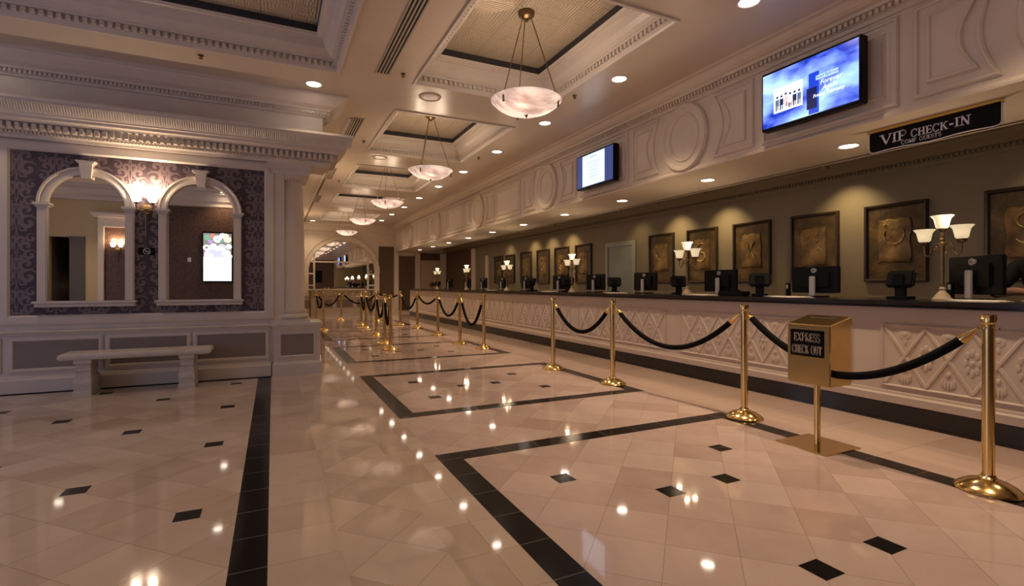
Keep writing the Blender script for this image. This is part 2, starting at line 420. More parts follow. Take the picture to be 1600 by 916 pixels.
# floor
fm = [F_DR, F_DL, F_DC, F_SQ, F_SQR, F_BY, F_BX]
bm = BM()
def fz(x0, x1, y0, y1, mi, z=0): quad(bm, [(x0, y0, z), (x1, y0, z), (x1, y1, z), (x0, y1, z)], mi)
fz(XL, -.17, YN, YF, 1); fz(-.17, -.02, YN, YB, 5); fz(-.17, -.02, YB, YF, 3)
fz(-.02, .285, YN, YF, 3); fz(.285, .715, YN, YF, 2); fz(.715, 1.03, YN, YF, 3)
fz(1.03, 3.82, YN, YF, 0); fz(3.82, XR, YN, YF, 4)
e = .0006
fz(XL, -.17, 7.27, 7.35, 6, e)
for k in range(6):
    y1 = 3.43+3.42*k if k < 2 else 10.27+3.5*(k-2); y0 = y1-(2.35 if k else 3.26)
    if k >= 2: y0 = y1-2.25
    x0, x1, t = 1.03, 3.82, .16
    fz(x0, x0+t, y0, y1, 5, e); fz(x1-t, x1, y0, y1, 5, e)
    fz(x0+t, x1-t, y0, y0+t, 6, e); fz(x0+t, x1-t, y1-t, y1, 6, e)
    if k == 0: D = [(1.63, 2.68), (2.98, 2.68), (2.09, 2.24), (2.54, 2.24), (2.09, 1.35), (2.55, 1.35), (1.63, .9), (2.98, .9)]
    else:
        yc = (y0+y1)/2; D = [(1.57, yc+.46), (2.92, yc+.46), (2.05, yc), (2.48, yc), (1.57, yc-.46), (2.92, yc-.46)]
    for a, b_ in D: fz(a-.062, a+.062, b_-.062, b_+.062, 5, e)
for i in range(9):
    for j in range(14):
        if (i+j) % 2 == 1:
            a = -.40-.637*i; b_ = 3.09+.65*(j-7)
            if b_ < 7.2 and b_ > YN+.1 and a > XL+.1: fz(a-.06, a+.06, b_-.06, b_+.06, 5, e)
struct('floor', bm, fm)

# ceiling with coffer openings
coff = [(1.62, 3.5, 3.68+3.62*k, 6.22+3.62*k) for k in range(-1, 5)] + [(-3.3, .7, 3.7, 6.3), (-3.3, .7, -.9, 2.5)]
bm = BM()
xs = sorted({XL, FX+.02} | {c[0] for c in coff} | {c[1] for c in coff}); ys = sorted({YN, YF} | {c[2] for c in coff} | {c[3] for c in coff})
for a, b_ in zip(xs, xs[1:]):
    for c, d in zip(ys, ys[1:]):
        mx, my = (a+b_)/2, (c+d)/2
        if not any(q[0] < mx < q[1] and q[2] < my < q[3] for q in coff): quad(bm, [(a, c, ZC), (a, d, ZC), (b_, d, ZC), (b_, c, ZC)])
struct('ceiling', bm, CEIL)
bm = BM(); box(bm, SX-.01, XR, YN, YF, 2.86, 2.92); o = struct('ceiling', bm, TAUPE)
# coffers
def dentils_rect(bm, x0, x1, y0, y1, z0, z1, d, pitch, w):
    nx = max(1, int((x1-x0)/pitch)); ny = max(1, int((y1-y0)/pitch))
    for i in range(nx):
        x = x0+(i+.5)*(x1-x0)/nx
        box(bm, x-w/2, x+w/2, y0, y0+d, z0, z1); box(bm, x-w/2, x+w/2, y1-d, y1, z0, z1)
    for i in range(ny):
        y = y0+(i+.5)*(y1-y0)/ny
        box(bm, x0, x0+d, y-w/2, y+w/2, z0, z1); box(bm, x1-d, x1, y-w/2, y+w/2, z0, z1)
COFP = [(-.03, -.001), (-.03, -.018), (.0, -.018), (.012, .0), (.02, .03), (.02, .085), (.05, .09), (.055, .105), (.075, .11), (.11, .135), (.15, .18), (.17, .235), (.175, .25), (.20, .255), (.205, .27), (.235, .275), (.245, .30), (.25, .305)]
for ci, (x0, x1, y0, y1) in enumerate(coff):
    bm = BM(); P = [(x0, y0), (x1, y0), (x1, y1), (x0, y1)]
    mpz = lambda u, v, h: (u, v, ZC+h)
    ring(bm, mpz, P, [(-o_, h) for o_, h in COFP], fill=False)
    dentils_rect(bm, x0+.02, x1-.02, y0+.02, y1-.02, ZC+.035, ZC+.08, .032, .065, .036)
    o = struct('trim_%d' % (ci+1), bm, WHITE)
    bm = BM(); ring(bm, mpz, P, [(-.25, .305), (-.25, .385)], fill=False)
    ring(bm, mpz, P, [(-.25, .305), (-.235, .385)], fill=False); obj('cove_reveal', bm, DARK, o)
    bm = BM(); quad(bm, [(x0+.2, y0+.2, ZC+.385), (x0+.2, y1-.2, ZC+.385), (x1-.2, y1-.2, ZC+.385), (x1-.2, y0+.2, ZC+.385)])
    obj('pressed_tin_panel', bm, TIN, o)
# fascia / bulkhead over the desk
bm = BM(); box(bm, FX, SX, YN, YF, ZS, ZC+.02); struct('wall_bulkhead', bm, PLASTER)
bm = BM()
CR = [(0, 3.515), (.02, 3.52), (.02, 3.555), (.035, 3.56), (.035, 3.61), (.075, 3.615), (.085, 3.64), (.115, 3.65), (.15, 3.675), (.18, 3.71), (.19, 3.722), (.24, 3.725), (.24, 3.75)]
sweep(bm, [(FX, YF), (FX, YN)], CR)
y = YN
while y < YF: box(bm, FX-.068, FX-.034, y, y+.028, 3.567, 3.607); y += .052
struct('trim_11', bm, PLASTER)
bm = BM(); sweep(bm, [(FX, YF), (FX, YN)], [(0, 2.645), (.022, 2.645), (.026, 2.665), (.012, 2.685), (0, 2.70)])
sweep(bm, [(SX, YN), (SX, YF)], [(-.03, 2.635), (.02, 2.635), (.02, 2.67), (-.03, 2.67)])
struct('trim_12', bm, PLASTER)
# relief panels on the fascia
bm = BM(); mp = mpX(FX)
PR = [(0, 0), (0, .012), (-.012, .024), (-.03, .024), (-.036, .008), (-.095, .008), (-.105, .03), (-.12, .034), (-.13, .022)]
for k in range(-1, 6):
    c = 1.29+3.59*k
    if c < YN or c > 21.3: continue
    # oval
    el = [(c+.34*cos(2*pi*i/48), 3.105+.39*sin(2*pi*i/48)) for i in range(48)]
    ring(bm, mp, el, [(.05, 0), (.05, .03), (.03, .05), (.0, .05), (-.02, .03), (-.07, .026), (-.085, .04), (-.10, .04), (-.115, .02), (-.16, .028)])
    for s in (-1, 1):
        rings = []
        for o_, h in PR:
            d = -o_; z0_, z1_ = 2.735+d, 3.49-d
            pts = [(c+s*(.47+d*1.25+.11*sin(pi*i/12)), z0_+(z1_-z0_)*i/12) for i in range(13)]+[(c+s*(1.03-d), z1_), (c+s*(1.03-d), z0_)]
            rings.append([bm.verts.new(mp(u, v, h)) for u, v in pts])
        for r1, r2 in zip(rings, rings[1:]):
            for i in range(15): bm.faces.new((r1[i], r1[(i+1) % 15], r2[(i+1) % 15], r2[i]))
        bm.faces.new(rings[-1])
    a, b_ = c+1.14, c+2.45
    if b_ < YF:
        ring(bm, mp, rect(a, b_, 2.725, 3.49), [(0, 0), (0, .012), (-.012, .024), (-.03, .024), (-.04, .006), (-.06, .006), (-.07, .0)], fill=False)
        ring(bm, mp, rect(a+.10, b_-.10, 2.825, 3.39), [(0, 0), (-.015, .02), (-.03, .012)])
struct('trim_13', bm, PLASTER)
# wall behind the desk + crown
bm = BM(); box(bm, XR, XR+.15, YN, YF, 0, ZC); struct('wall_right', bm, TAUPE)
bm = BM(); sweep(bm, [(XR, YF), (XR, YN)], [(0, 2.655), (.015, 2.655), (.02, 2.69), (.05, 2.70), (.05, 2.735), (.09, 2.745), (.14, 2.79), (.19, 2.82), (.20, 2.86)])
y = YN
while y < YF: box(bm, XR-.075, XR-.05, y, y+.025, 2.703, 2.733); y += .05
struct('trim_14', bm, TAUPE)
bm = BM(); box(bm, XR-.02, XR, 18.7, 21.95, 0, 2.655); struct('wall_right_paper', bm, BROWNP).name = 'wall_right_wallpaper'
bm = BM(); box(bm, XR-.06, XR, 18.35, 18.75, 0, 2.655); box(bm, XR-.06, XR, 17.0, 17.3, 0, 2.3); struct('trim_15', bm, PLASTER)
# far wall
bm = BM(); box(bm, .15, XR, YF, YF+.15, 0, ZC+.4); struct('wall_far', bm, PLASTER)
bm = BM(); box(bm, 4.13, 4.77, YF-.02, YF, .75, 2.88); box(bm, 4.98, 5.7, YF-.02, YF, .1, 2.49); box(bm, 5.95, 6.86, YF-.02, YF, 2.32, 2.64); struct('wall_far_wallpaper', bm, BROWNP)
bm = BM(); mpf = mpY(YF)
ring(bm, mpf, rect(4.09, 4.81, .71, 2.92), [(.05, 0), (.05, .03), (.0, .04), (-.03, .02)], fill=False)
for x0, x1, zt in ((4.79, 4.97, 2.66), (5.72, 5.93, 2.64), (6.87, 7.12, 2.64)): box(bm, x0, x1, YF-.09, YF, 0, zt)
sweep(bm, [(.26, YF), (4.8, YF)], [(0, 3.3), (.03, 3.3), (.04, 3.4), (.1, 3.45), (.12, 3.6), (.2, 3.68), (.22, 3.75)])
sweep(bm, [(.26, YF), (4.8, YF)], [(0, .68), (.05, .68), (.06, .72), (.02, .74), (0, .75)])
sweep(bm, [(.26, YF), (4.8, YF)], [(0, 0), (.03, 0), (.03, .15), (.01, .18), (0, .18)])
for i in range(5): ring(bm, mpf, rect(.75+i*.82, 1.42+i*.82, .26, .60), [(.03, 0), (.03, .02), (0, .02), (-.01, .0)], fill=False)
struct('trim_16', bm, PLASTER)
bm = BM(); [box(bm, .75+i*.82, 1.42+i*.82, YF-.006, YF, .26, .60) for i in range(5)]; struct('wall_far_panel', bm, MAUVE)
bm = BM(); rbox(bm, 5.96, 6.85, YF-.05, YF, 0, 2.3, .01); o = struct('door_1', bm, plain('beige door', (.5, .40, .28), .5))
bm = BM(); lathe(bm, [(0, 0), (.02, .0), (.03, .02), (.02, .05), (0, .055)], 12); o2 = obj('door_handle', bm, BRASS, o, 40); o2.location = (6.05, YF-.1, 1.0); 
# wall with the mirrors (block) and its trims
XE = .62
bm = BM(); box(bm, XL, .14, YB, YB+.35, 0, 2.84); box(bm, XL, XE, YB+.0, YB+.5, 2.82, ZC+.0); struct('wall_mirror_side', bm, WHITE)
bm = BM(); box(bm, .20, .25, YB+.51, YF, 0, ZC); struct('wall_hall_left', bm, PLASTER)
bm = BM(); box(bm, -2.60, -.10, YB-.006, YB, .865, 2.70); struct('wall_mirror_side_wallpaper', bm, DAMASK)
bm = BM(); mb = mpY(YB)
ring(bm, mb, rect(-2.60, -.10, .865, 2.70), [(.11, 0), (.11, .02), (.085, .03), (.02, .03), (.0, .012), (.0, .006)], fill=False)
ring(bm, mb, rect(-5.9, -2.83, .865, 2.70), [(.0, 0), (.0, .03), (-.03, .03), (-.04, .0)], fill=False)
for a, b_ in ((-2.57, -1.83), (-1.715, -.96), (-.845, -.085), (-3.45, -2.72), (-4.3, -3.57)):
    ring(bm, mb, rect(a, b_, .275, .575), [(.045, 0), (.045, .012), (.03, .02), (.01, .02), (.0, .005)], fill=False)
sweep(bm, [(XL, YB), (-.02, YB)], [(0, .645), (.02, .645), (.03, .665), (.045, .675), (.045, .69), (.03, .70), (0, .705)])
sweep(bm, [(XL, YB), (-.02, YB)], [(0, .01), (.045, .01), (.045, .15), (.03, .17), (.028, .185), (.0, .20)])
struct('trim_17', bm, WHITE)
bm = BM()
for a, b_ in ((-2.57, -1.83), (-1.715, -.96), (-.845, -.085), (-3.45, -2.72), (-4.3, -3.57)): box(bm, a, b_, YB-.005, YB, .275, .575)
struct('wall_mirror_side_panel', bm, MAUVE)
# entablature
bm = BM(); pth = [(XL, YB), (XE, YB), (XE, YB+.5)]
sweep(bm, pth, [(0, 2.82), (.06, 2.82), (.065, 2.85), (.10, 2.86), (.10, 2.885), (.13, 2.89), (.13, 2.965), (.19, 2.97), (.20, 2.99), (.245, 3.0), (.25, 3.03), (.275, 3.035), (.28, 3.05), (.33, 3.12), (.355, 3.17), (.36, 3.175), (.36, 3.205), (.0, 3.215)])
sweep(bm, pth, [(0, 3.50), (.03, 3.505), (.035, 3.525), (.055, 3.53), (.055, 3.565), (.085, 3.57), (.10, 3.59), (.17, 3.62), (.23, 3.665), (.27, 3.70), (.275, 3.715), (.30, 3.72), (.30, 3.752)])
def dent_path(z0, z1, d0, d1, pitch, w):
    x = XE+d0-w
    while x > -4.2: box(bm, x-w/2, x+w/2, YB-d1, YB-d0, z0, z1); x -= pitch
    y = YB-d0+w
    while y < YB+.5: box(bm, XE+d0, XE+d1, y-w/2, y+w/2, z0, z1); y += pitch
dent_path(2.895, 2.96, .128, .185, .068, .036)
dent_path(2.862, 2.884, .10, .125, .034, .018)
dent_path(3.533, 3.563, .055, .08, .042, .022)
x = XE+.33
while x > -4.2:   # leaf enrichment on the sloped moulding
    pts = [(x-.011, YB-.288, 3.055), (x+.011, YB-.288, 3.055), (x+.010, YB-.362, 3.15), (x-.010, YB-.362, 3.15)]
    v = [bm.verts.new(p) for p in pts]+[bm.verts.new((x, YB-.332, 3.10))]
    for a, b_ in ((0, 1), (1, 2), (2, 3), (3, 0)): bm.faces.new((v[a], v[b_], v[4]))
    x -= .024
struct('trim_18', bm, WHITE)
# left wall with an added glazed entrance for the cool fill, near wall
bm = BM(); box(bm, XL-.15, XL, YN, .7, 0, ZC); box(bm, XL-.15, XL, 5.3, YB+.5, 0, ZC); box(bm, XL-.15, XL, .7, 5.3, 3.3, ZC); struct('wall_left', bm, PLASTER)
bm = BM(); 
for i in range(5): box(bm, XL-.1, XL-.02, .7+i*1.125, .78+i*1.125, 0, 3.3)
box(bm, XL-.1, XL-.02, .7, 5.3, 0, .1); box(bm, XL-.1, XL-.02, .7, 5.3, 2.3, 2.38); box(bm, XL-.1, XL-.02, .7, 5.3, 3.2, 3.3)
o = struct('added_window_1', bm, WHITE)
bm = BM(); quad(bm, [(XL-.12, .7, 0), (XL-.12, 5.3, 0), (XL-.12, 5.3, 3.3), (XL-.12, .7, 3.3)]); obj('added_glow_pane', bm, emit('added cool glow', (.45, .55, 1), .5), o)  # added glowing pane behind the invented glazing, tints the left side cool
bm = BM(); box(bm, XL, -5.0, YN-.15, YN, 0, ZC); box(bm, -5.0, -4.6, YN-.15, YN, 2.42, ZC); box(bm, -4.6, XR, YN-.15, YN, 0, ZC); struct('wall_near', bm, plain('ochre wall paint', (.58, .45, .24), .55))
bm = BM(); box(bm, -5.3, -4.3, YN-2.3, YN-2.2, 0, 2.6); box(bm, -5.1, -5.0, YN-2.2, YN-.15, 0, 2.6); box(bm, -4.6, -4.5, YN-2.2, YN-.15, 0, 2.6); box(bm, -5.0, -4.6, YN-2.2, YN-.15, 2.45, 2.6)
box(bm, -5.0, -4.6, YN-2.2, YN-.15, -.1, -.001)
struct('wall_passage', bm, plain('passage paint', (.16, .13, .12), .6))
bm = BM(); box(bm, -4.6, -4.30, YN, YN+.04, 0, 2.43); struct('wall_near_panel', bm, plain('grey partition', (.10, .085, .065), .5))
bm = BM(); box(bm, -3.90, -2.95, YN, YN+.02, 0, 2.70); box(bm, -2.52, 4.75, YN, YN+.015, 0, 3.35); struct('wall_near_wallpaper', bm, BROWNP)
bm = BM(); mn = mpY(YN, 1)
box(bm, -4.02, -3.90, YN, YN+.10, 0, 2.70); box(bm, -2.95, -2.83, YN, YN+.10, 0, 2.70); box(bm, -4.02, -2.83, YN, YN+.10, 2.70, 2.95)
sweep(bm, [(-2.78, YN), (-2.78, YN+.1), (-4.07, YN+.1), (-4.07, YN)], [(0, 2.93), (-.03, 2.93), (-.05, 2.98), (-.1, 3.03), (-.11, 3.07), (0, 3.07)]) if False else None
box(bm, -4.10, -2.75, YN, YN+.17, 2.95, 3.0); box(bm, -4.15, -2.70, YN, YN+.22, 3.0, 3.06)
sweep(bm, [(4.8, YN), (XL, YN)], [(0, 3.38), (.03, 3.38), (.04, 3.46), (.1, 3.52), (.14, 3.64), (.22, 3.70), (.24, 3.752)])
struct('trim_19', bm, PLASTER)
# linear slot strip on the ceiling
bm = BM(); box(bm, 1.045, 1.085, YB+.6, YF-.3, ZC-.02, ZC+.001); struct('trim_20', bm, WHITE)
bm = BM(); box(bm, 1.085, 1.15, YB+.6, YF-.3, ZC-.004, ZC+.001); struct('trim_21', bm, plain('slot strip', (.12, .08, .04), .5))

# ================================================================== FIXED JOINERY
desk = thing('reception_desk', 'long cream reception desk with carved lattice panels and black toe-kick', 'desk', (4.92, 0, 0))
bm = BM(); DX = 0
box(bm, 0, .12, YN+.01, 19.7, .165, 1.01); box(bm, .12, .82, 19.58, 19.7, .0, 1.01); obj('desk_front', bm, DESK, desk)
bm = BM(); sweep(bm, [(0, 19.7), (0, YN+.01)], [(0, .165), (.02, .17), (.025, .235), (.012, .25), (.01, .27), (.0, .275)]); obj('base_moulding', bm, DESK, desk)
bm = BM(); box(bm, -.015, .10, YN+.01, 19.7, .02, .165); box(bm, -.022, .05, YN+.01, 19.7, 0, .022); obj('toe_kick', bm, GRANITE, desk)
def carved():
    bm = BM(); mp = lambda u, v, h: (-h, u, v)
    Lw, z0, z1 = 2.22, .31, .865
    ring(bm, mp, rect(-Lw/2, Lw/2, z0, z1), [(.0, 0), (.0, .010), (-.012, .014), (-.022, .004), (-.024, 0)], fill=False)
    n = 7; a0, a1, b0, b1 = -Lw/2+.03, Lw/2-.03, z0+.03, z1-.03; p = (a1-a0)/n; hh = b1-b0; zm = (b0+b1)/2
    def bar(u0, v0, u1, v1, w=.036, h=.009):
        d = Vector((u1-u0, v1-v0)).normalized(); nn = Vector((-d.y, d.x))*w/2
        A_, B_ = Vector((u0, v0)), Vector((u1, v1))
        top = [A_-nn*.45, B_-nn*.45, B_+nn*.45, A_+nn*.45]; bot = [A_-nn, B_-nn, B_+nn, A_+nn]
        vt = [bm.verts.new(mp(q.x, q.y, h)) for q in top]; vb = [bm.verts.new(mp(q.x, q.y, 0)) for q in bot]
        bm.faces.new(vt)
        for i in range(4): bm.faces.new((vb[i], vb[(i+1) % 4], vt[(i+1) % 4], vt[i]))
    def bump_(u, v, ru, rv, h=.012, seg=12):
        rings = []
        for f, hf in ((1, 0), (.8, .5), (.45, .7)): rings.append([bm.verts.new(mp(u+ru*f*cos(2*pi*i/seg), v+rv*f*sin(2*pi*i/seg), h*hf)) for i in range(seg)])
        for A_, B_ in zip(rings, rings[1:]):
            for i in range(seg): bm.faces.new((A_[i], A_[(i+1) % seg], B_[(i+1) % seg], B_[i]))
        bm.faces.new(rings[-1])
    for i in range(n):
        u0, u1 = a0+i*p, a0+(i+1)*p; um = (u0+u1)/2
        bar(u0, b0, u1, b1); bar(u0, b1, u1, b0, .036, .0105)
        # diamond centred on u0 (between crossings): leaf rosette
        if i > 0:
            for k in range(8):
                t = 2*pi*k/8; bump_(u0+.042*cos(t), zm+.080*sin(t), .016, .034, .011, 8)
            bump_(u0, zm, .018, .024, .015, 8)
        # top half: pointed shield with boss ; bottom half: shell
        bump_(um, b1-.060, .050, .052, .009); bump_(um, b1-.055, .022, .026, .016, 8); bump_(um, b1-.125, .016, .034, .009, 8)
        bump_(um, b0+.135, .018, .024, .015, 8)
        for k in range(5):
            t = radians(-90+(k-2)*26); bump_(um+.050*cos(t)*1.0, b0+.095+.052*sin(t), .012, .042, .013, 8)
    return bm
pan = None
for k in range(-1, 6):
    yc = 3.99+2.47*k
    if pan is None:
        pan = obj('carved_panel', carved(), DESK, desk); pan.location = (0, yc, 0)
    else:
        c = pan.copy(); COL.objects.link(c); c.parent = desk; c.location = (0, yc, 0)
bm = BM(); rbox(bm, 4.83, 5.80, YN+.02, 19.76, 1.028, 1.07, .012, 3); rbox(bm, 4.855, 5.78, YN+.02, 19.74, 1.01, 1.03, .006, 2)
ct = obj('countertop', bm, GRANITE, smooth=40); tag(ct, 'long polished black granite countertop on the cream reception desk', 'countertop')

# column with pedestal
col = thing('column', 'white round column on a panelled pedestal at the end of the mirror wall', 'column', (.30, 7.60, 0))
def sq(bm, h, prof):  # square mouldings: prof (outset, z)
    mpz = lambda u, v, z: (u, v, z)
    ring(bm, mpz, rect(-h, h, -h, h), prof)
bm = BM(); sq(bm, .285, [(-.2, 0), (.02, 0), (.02, .15), (.008, .175), (0, .185), (0, .60), (.01, .62), (.025, .66), (.035, .665), (.035, .70), (0, .705), (-.2, .705)])
for s in (-1, 1):
    ring(bm, lambda u, v, h, s=s: (u, s*(.285+h), v), rect(-.21, .21, .26, .555), [(.02, 0), (.02, .012), (0, .014), (-.01, .002)], fill=False)
    ring(bm, lambda u, v, h, s=s: (s*(.285+h), u, v), rect(-.21, .21, .26, .555), [(.02, 0), (.02, .012), (0, .014), (-.01, .002)], fill=False)
ped = obj('pedestal', bm, WHITE, col)
bm = BM(); box(bm, -.205, .205, -.289, -.285, .265, .55); box(bm, .285, .289, -.205, .205, .265, .55); obj('pedestal_panel', bm, MAUVE, ped)
bm = BM(); box(bm, -.24, .26, -.255, .26, .705, .745); lathe(bm, [(0, .745), (.235, .745), (.255, .765), (.255, .79), (.235, .81), (.215, .815), (.21, .835), (.225, .845), (.225, .86), (.205, .87), (.0, .87)], 40); obj('column_base', bm, WHITE, col, 35)
bm = BM(); lathe(bm, [(.21, .87), (.202, .90), (.20, 1.5), (.192, 2.2), (.178, 2.50), (.178, 2.52)], 48); obj('shaft', bm, WHITE, col, 60)
bm = BM(); lathe(bm, [(.168, 2.50), (.185, 2.51), (.185, 2.535), (.168, 2.54), (.168, 2.60), (.19, 2.61), (.20, 2.63), (.23, 2.66), (.235, 2.68), (0, 2.68)], 40)
for i in range(32):
    a = 2*pi*i/32; t = BM(); box(t, -.012, .012, -.012, .012, 2.61, 2.65); merge(bm, t, Matrix.Rotation(a, 4, 'Z') @ Matrix.Translation((.205, 0, 0)))
box(bm, -.25, .25, -.25, .25, 2.68, 2.745); box(bm, -.27, .27, -.27, .27, 2.745, 2.82); obj('capital', bm, WHITE, col, 35)

for o in col.children:
    if o.name.startswith(('column_base', 'shaft', 'capital')): o.location = (-.10, -.03, 0)
# arched mirrors on the damask wall
def arch_pts(w, zs, n=24): return [(w*cos(pi*i/n), zs+w*1.0*sin(pi*i/n)) for i in range(n+1)]
def arched_mirror(label, xc, half):
    t = thing('arched_mirror', label, 'mirror', (xc, YB-.006, 0), 0, 'arched mirrors on the damask wall')
    h = half
    bm = BM(); zs = 2.12; mp = lambda u, v, hh: (u, -hh, v)
    inner = h-.09
    f = [(-inner, 1.02), (inner, 1.02)]+[(inner*cos(pi*i/28), zs+inner*.98*sin(pi*i/28)) for i in range(29)]
    bm.faces.new([bm.verts.new(mp(u, v, .012)) for u, v in f]); obj('mirror_glass', bm, MIRROR, t)
    bm = BM()   # arch band
    A_ = [(cos(pi*i/36), sin(pi*i/36)) for i in range(37)]
    prof = [(h-.095, 0), (h-.095, .045), (h-.075, .05), (h-.07, .042), (h-.03, .042), (h-.02, .06), (h, .06), (h, 0)]
    rg = [[bm.verts.new(mp(c*r, zs+s*r*.98, hh)) for r, hh in prof] for c, s in A_]
    for a, b_ in zip(rg, rg[1:]):
        for k in range(len(prof)-1): bm.faces.new((a[k], b_[k], b_[k+1], a[k+1]))
    obj('arch_band', bm, WHITE, t, 30)
    for s in (-1, 1):
        bm = BM(); a, b_ = (s*(h-.092), s*(h-.004))
        x0, x1 = min(a, b_), max(a, b_)
        box(bm, x0, x1, -.042, 0, 1.02, 2.07); box(bm, x0+.012, x1-.012, -.048, 0, 1.03, 2.06)
        box(bm, x0-.008, x1+.008, -.055, 0, 2.07, 2.085); box(bm, x0-.018, x1+.018, -.066, 0, 2.085, 2.10); box(bm, x0-.03, x1+.03, -.078, 0, 2.10, 2.125)
        obj('pilaster', bm, WHITE, t)
    bm = BM(); rbox(bm, -h-.03, h+.03, -.10, 0, .995, 1.022, .008); rbox(bm, -h-.012, h+.012, -.07, 0, .955, .996, .006); obj('sill', bm, WHITE, t)
    bm = BM(); zt = zs+h*.98
    v = [bm.verts.new(p) for p in [(-.045, 0, zt-.13), (.045, 0, zt-.13), (.062, 0, zt+.035), (-.062, 0, zt+.035), (-.045, -.075, zt-.13), (.045, -.075, zt-.13), (.062, -.095, zt+.035), (-.062, -.095, zt+.035)]]
    for q in ((0, 3, 2, 1), (4, 5, 6, 7), (0, 1, 5, 4), (1, 2, 6, 5), (2, 3, 7, 6), (3, 0, 4, 7)): bm.faces.new([v[i] for i in q])
    box(bm, -.075, .075, -.105, 0, zt+.035, zt+.05); box(bm, -.088, .088, -.115, 0, zt+.05, zt+.065); obj('keystone', bm, WHITE, t)
arched_mirror('white framed arched mirror left of the wall sconce, reflecting a dark passage', -1.925, .445)
arched_mirror('white framed arched mirror right of the wall sconce, reflecting a lit screen', -.805, .445)

# big arched mirror at the far end
t = thing('arched_mirror', 'huge arched mirror with white glazing bars on the far wall', 'mirror', (2.63, YF, 0))
bm = BM(); R_ = 1.31; mp = lambda u, v, hh: (u, -hh, v)
f = [(-R_, 1.04), (R_, 1.04)]+[(R_*cos(pi*i/32), 1.74+R_*sin(pi*i/32)) for i in range(33)]
bm.faces.new([bm.verts.new(mp(u, v, .01)) for u, v in f]); obj('mirror_glass', bm, MIRROR, t)
bm = BM(); prof = [(R_, 0), (R_, .06), (R_+.03, .08), (R_+.05, .06), (R_+.16, .06), (R_+.19, .09), (R_+.22, .09), (R_+.22, 0)]
rg = [[bm.verts.new(mp(r*cos(pi*i/40), 1.74+r*sin(pi*i/40), hh)) for r, hh in prof] for i in range(41)]
for a, b_ in zip(rg, rg[1:]):
    for k in range(len(prof)-1): bm.faces.new((a[k], b_[k], b_[k+1], a[k+1]))
for s in (-1, 1): box(bm, min(s*R_, s*(R_+.2)), max(s*R_, s*(R_+.2)), -.07, 0, .75, 1.76)
obj('mirror_frame', bm, PLASTER, t, 30)
bm = BM()
for u in (-1.1, 1.04): box(bm, u-.035, u+.035, -.045, -.008, 1.04, 1.74+sqrt(R_**2-u*u))
for z in (2.17,): box(bm, -sqrt(R_**2-.43**2), sqrt(R_**2-.43**2), -.04, -.008, z-.03, z+.03)
for z in (1.2, 1.68):
    box(bm, -R_, -1.1, -.04, -.008, z-.03, z+.03); box(bm, 1.04, R_, -.04, -.008, z-.03, z+.03)
box(bm, -R_, R_, -.09, -.008, 1.0, 1.05); obj('glazing_bars', bm, PLASTER, t)
# console with wrought scrollwork below it
t = thing('console_table', 'dark iron scrollwork console below the big far mirror', 'console', (2.55, YF-.34, 0))
bm = BM(); rbox(bm, -1.25, 1.25, -.2, .2, .97, 1.0, .006); obj('tabletop', bm, BRONZE, t)
bm = BM()
for i in range(9):
    xx = -1.15+i*.285
    tube(bm, [(xx+.10*cos(a/6*pi)*(1-a/14), -.18, .86+.10*sin(a/6*pi)*(1-a/14)) for a in range(12)], .012, 6)
    tube(bm, [(xx-.1, -.18, .75), (xx, -.18, .85), (xx+.12, -.18, .96)], .010, 6)
tube(bm, [(-1.2, -.18, .74), (1.2, -.18, .74)], .012, 6); obj('scrollwork', bm, BRONZE, t)
for xx in (-1.2, 1.2):
    for yy in (-.17, .15):
        bm = BM(); tube(bm, [(xx, yy, .97), (xx, yy, .4), (xx, yy, 0)], .02, 8); obj('leg', bm, BRONZE, t)

# bench
t = thing('bench', 'pale cast-stone bench with scrolled supports below the arched mirrors', 'bench', (-1.39, 7.09, 0))
bm = BM(); pr = [(-.74, -.18), (.72, -.18), (.74, .16), (-.72, .16)]
ring(bm, lambda u, v, h: (u, v, h), rect(-.68, .72, -.18, .17), [(-.05, .385), (-.014, .387), (.0, .40), (.006, .42), (.0, .445), (-.015, .458), (-.05, .46)])
seat = obj('seat', bm, STONEW, t, 40)
bm0 = BM(); prof = [(-.17, 0), (-.17, .04), (-.155, .05), (-.15, .07), (-.168, .11), (-.168, .16), (-.15, .20), (-.12, .225), (-.11, .25), (-.135, .265), (-.135, .285), (-.115, .30), (-.125, .33), (-.155, .35), (-.155, .385)]
pts = prof+[(-a, b_) for a, b_ in prof[::-1]]
for s in (-1, 1):
    bm = BM(); w_ = .075
    rg = [[bm.verts.new(p) for p in ((-wx, u, z), (wx, u, z), (wx, -u, z), (-wx, -u, z))] for u, z, wx in [(u, z, w_+(abs(u)-.15)*.35) for u, z in prof]]
    for r1, r2 in zip(rg, rg[1:]):
        for k in range(4): bm.faces.new((r1[k], r1[(k+1) % 4], r2[(k+1) % 4], r2[k]))
    bm.faces.new(rg[0][::-1]); bm.faces.new(rg[-1])
    for sx in (-1, 1):   # scroll volutes in the side faces
        for cy, cz, r in ((-.08, .12, .055), (.08, .12, .055)):
            tube(bm, [(sx*w_, cy+r*(1-a/22)*cos(a*.6), cz+r*(1-a/22)*sin(a*.6)) for a in range(20)], .008, 6)
    o = obj('support', bm, STONEW, t, 40); o.location = (s*.48, 0, 0)
bm0.free()

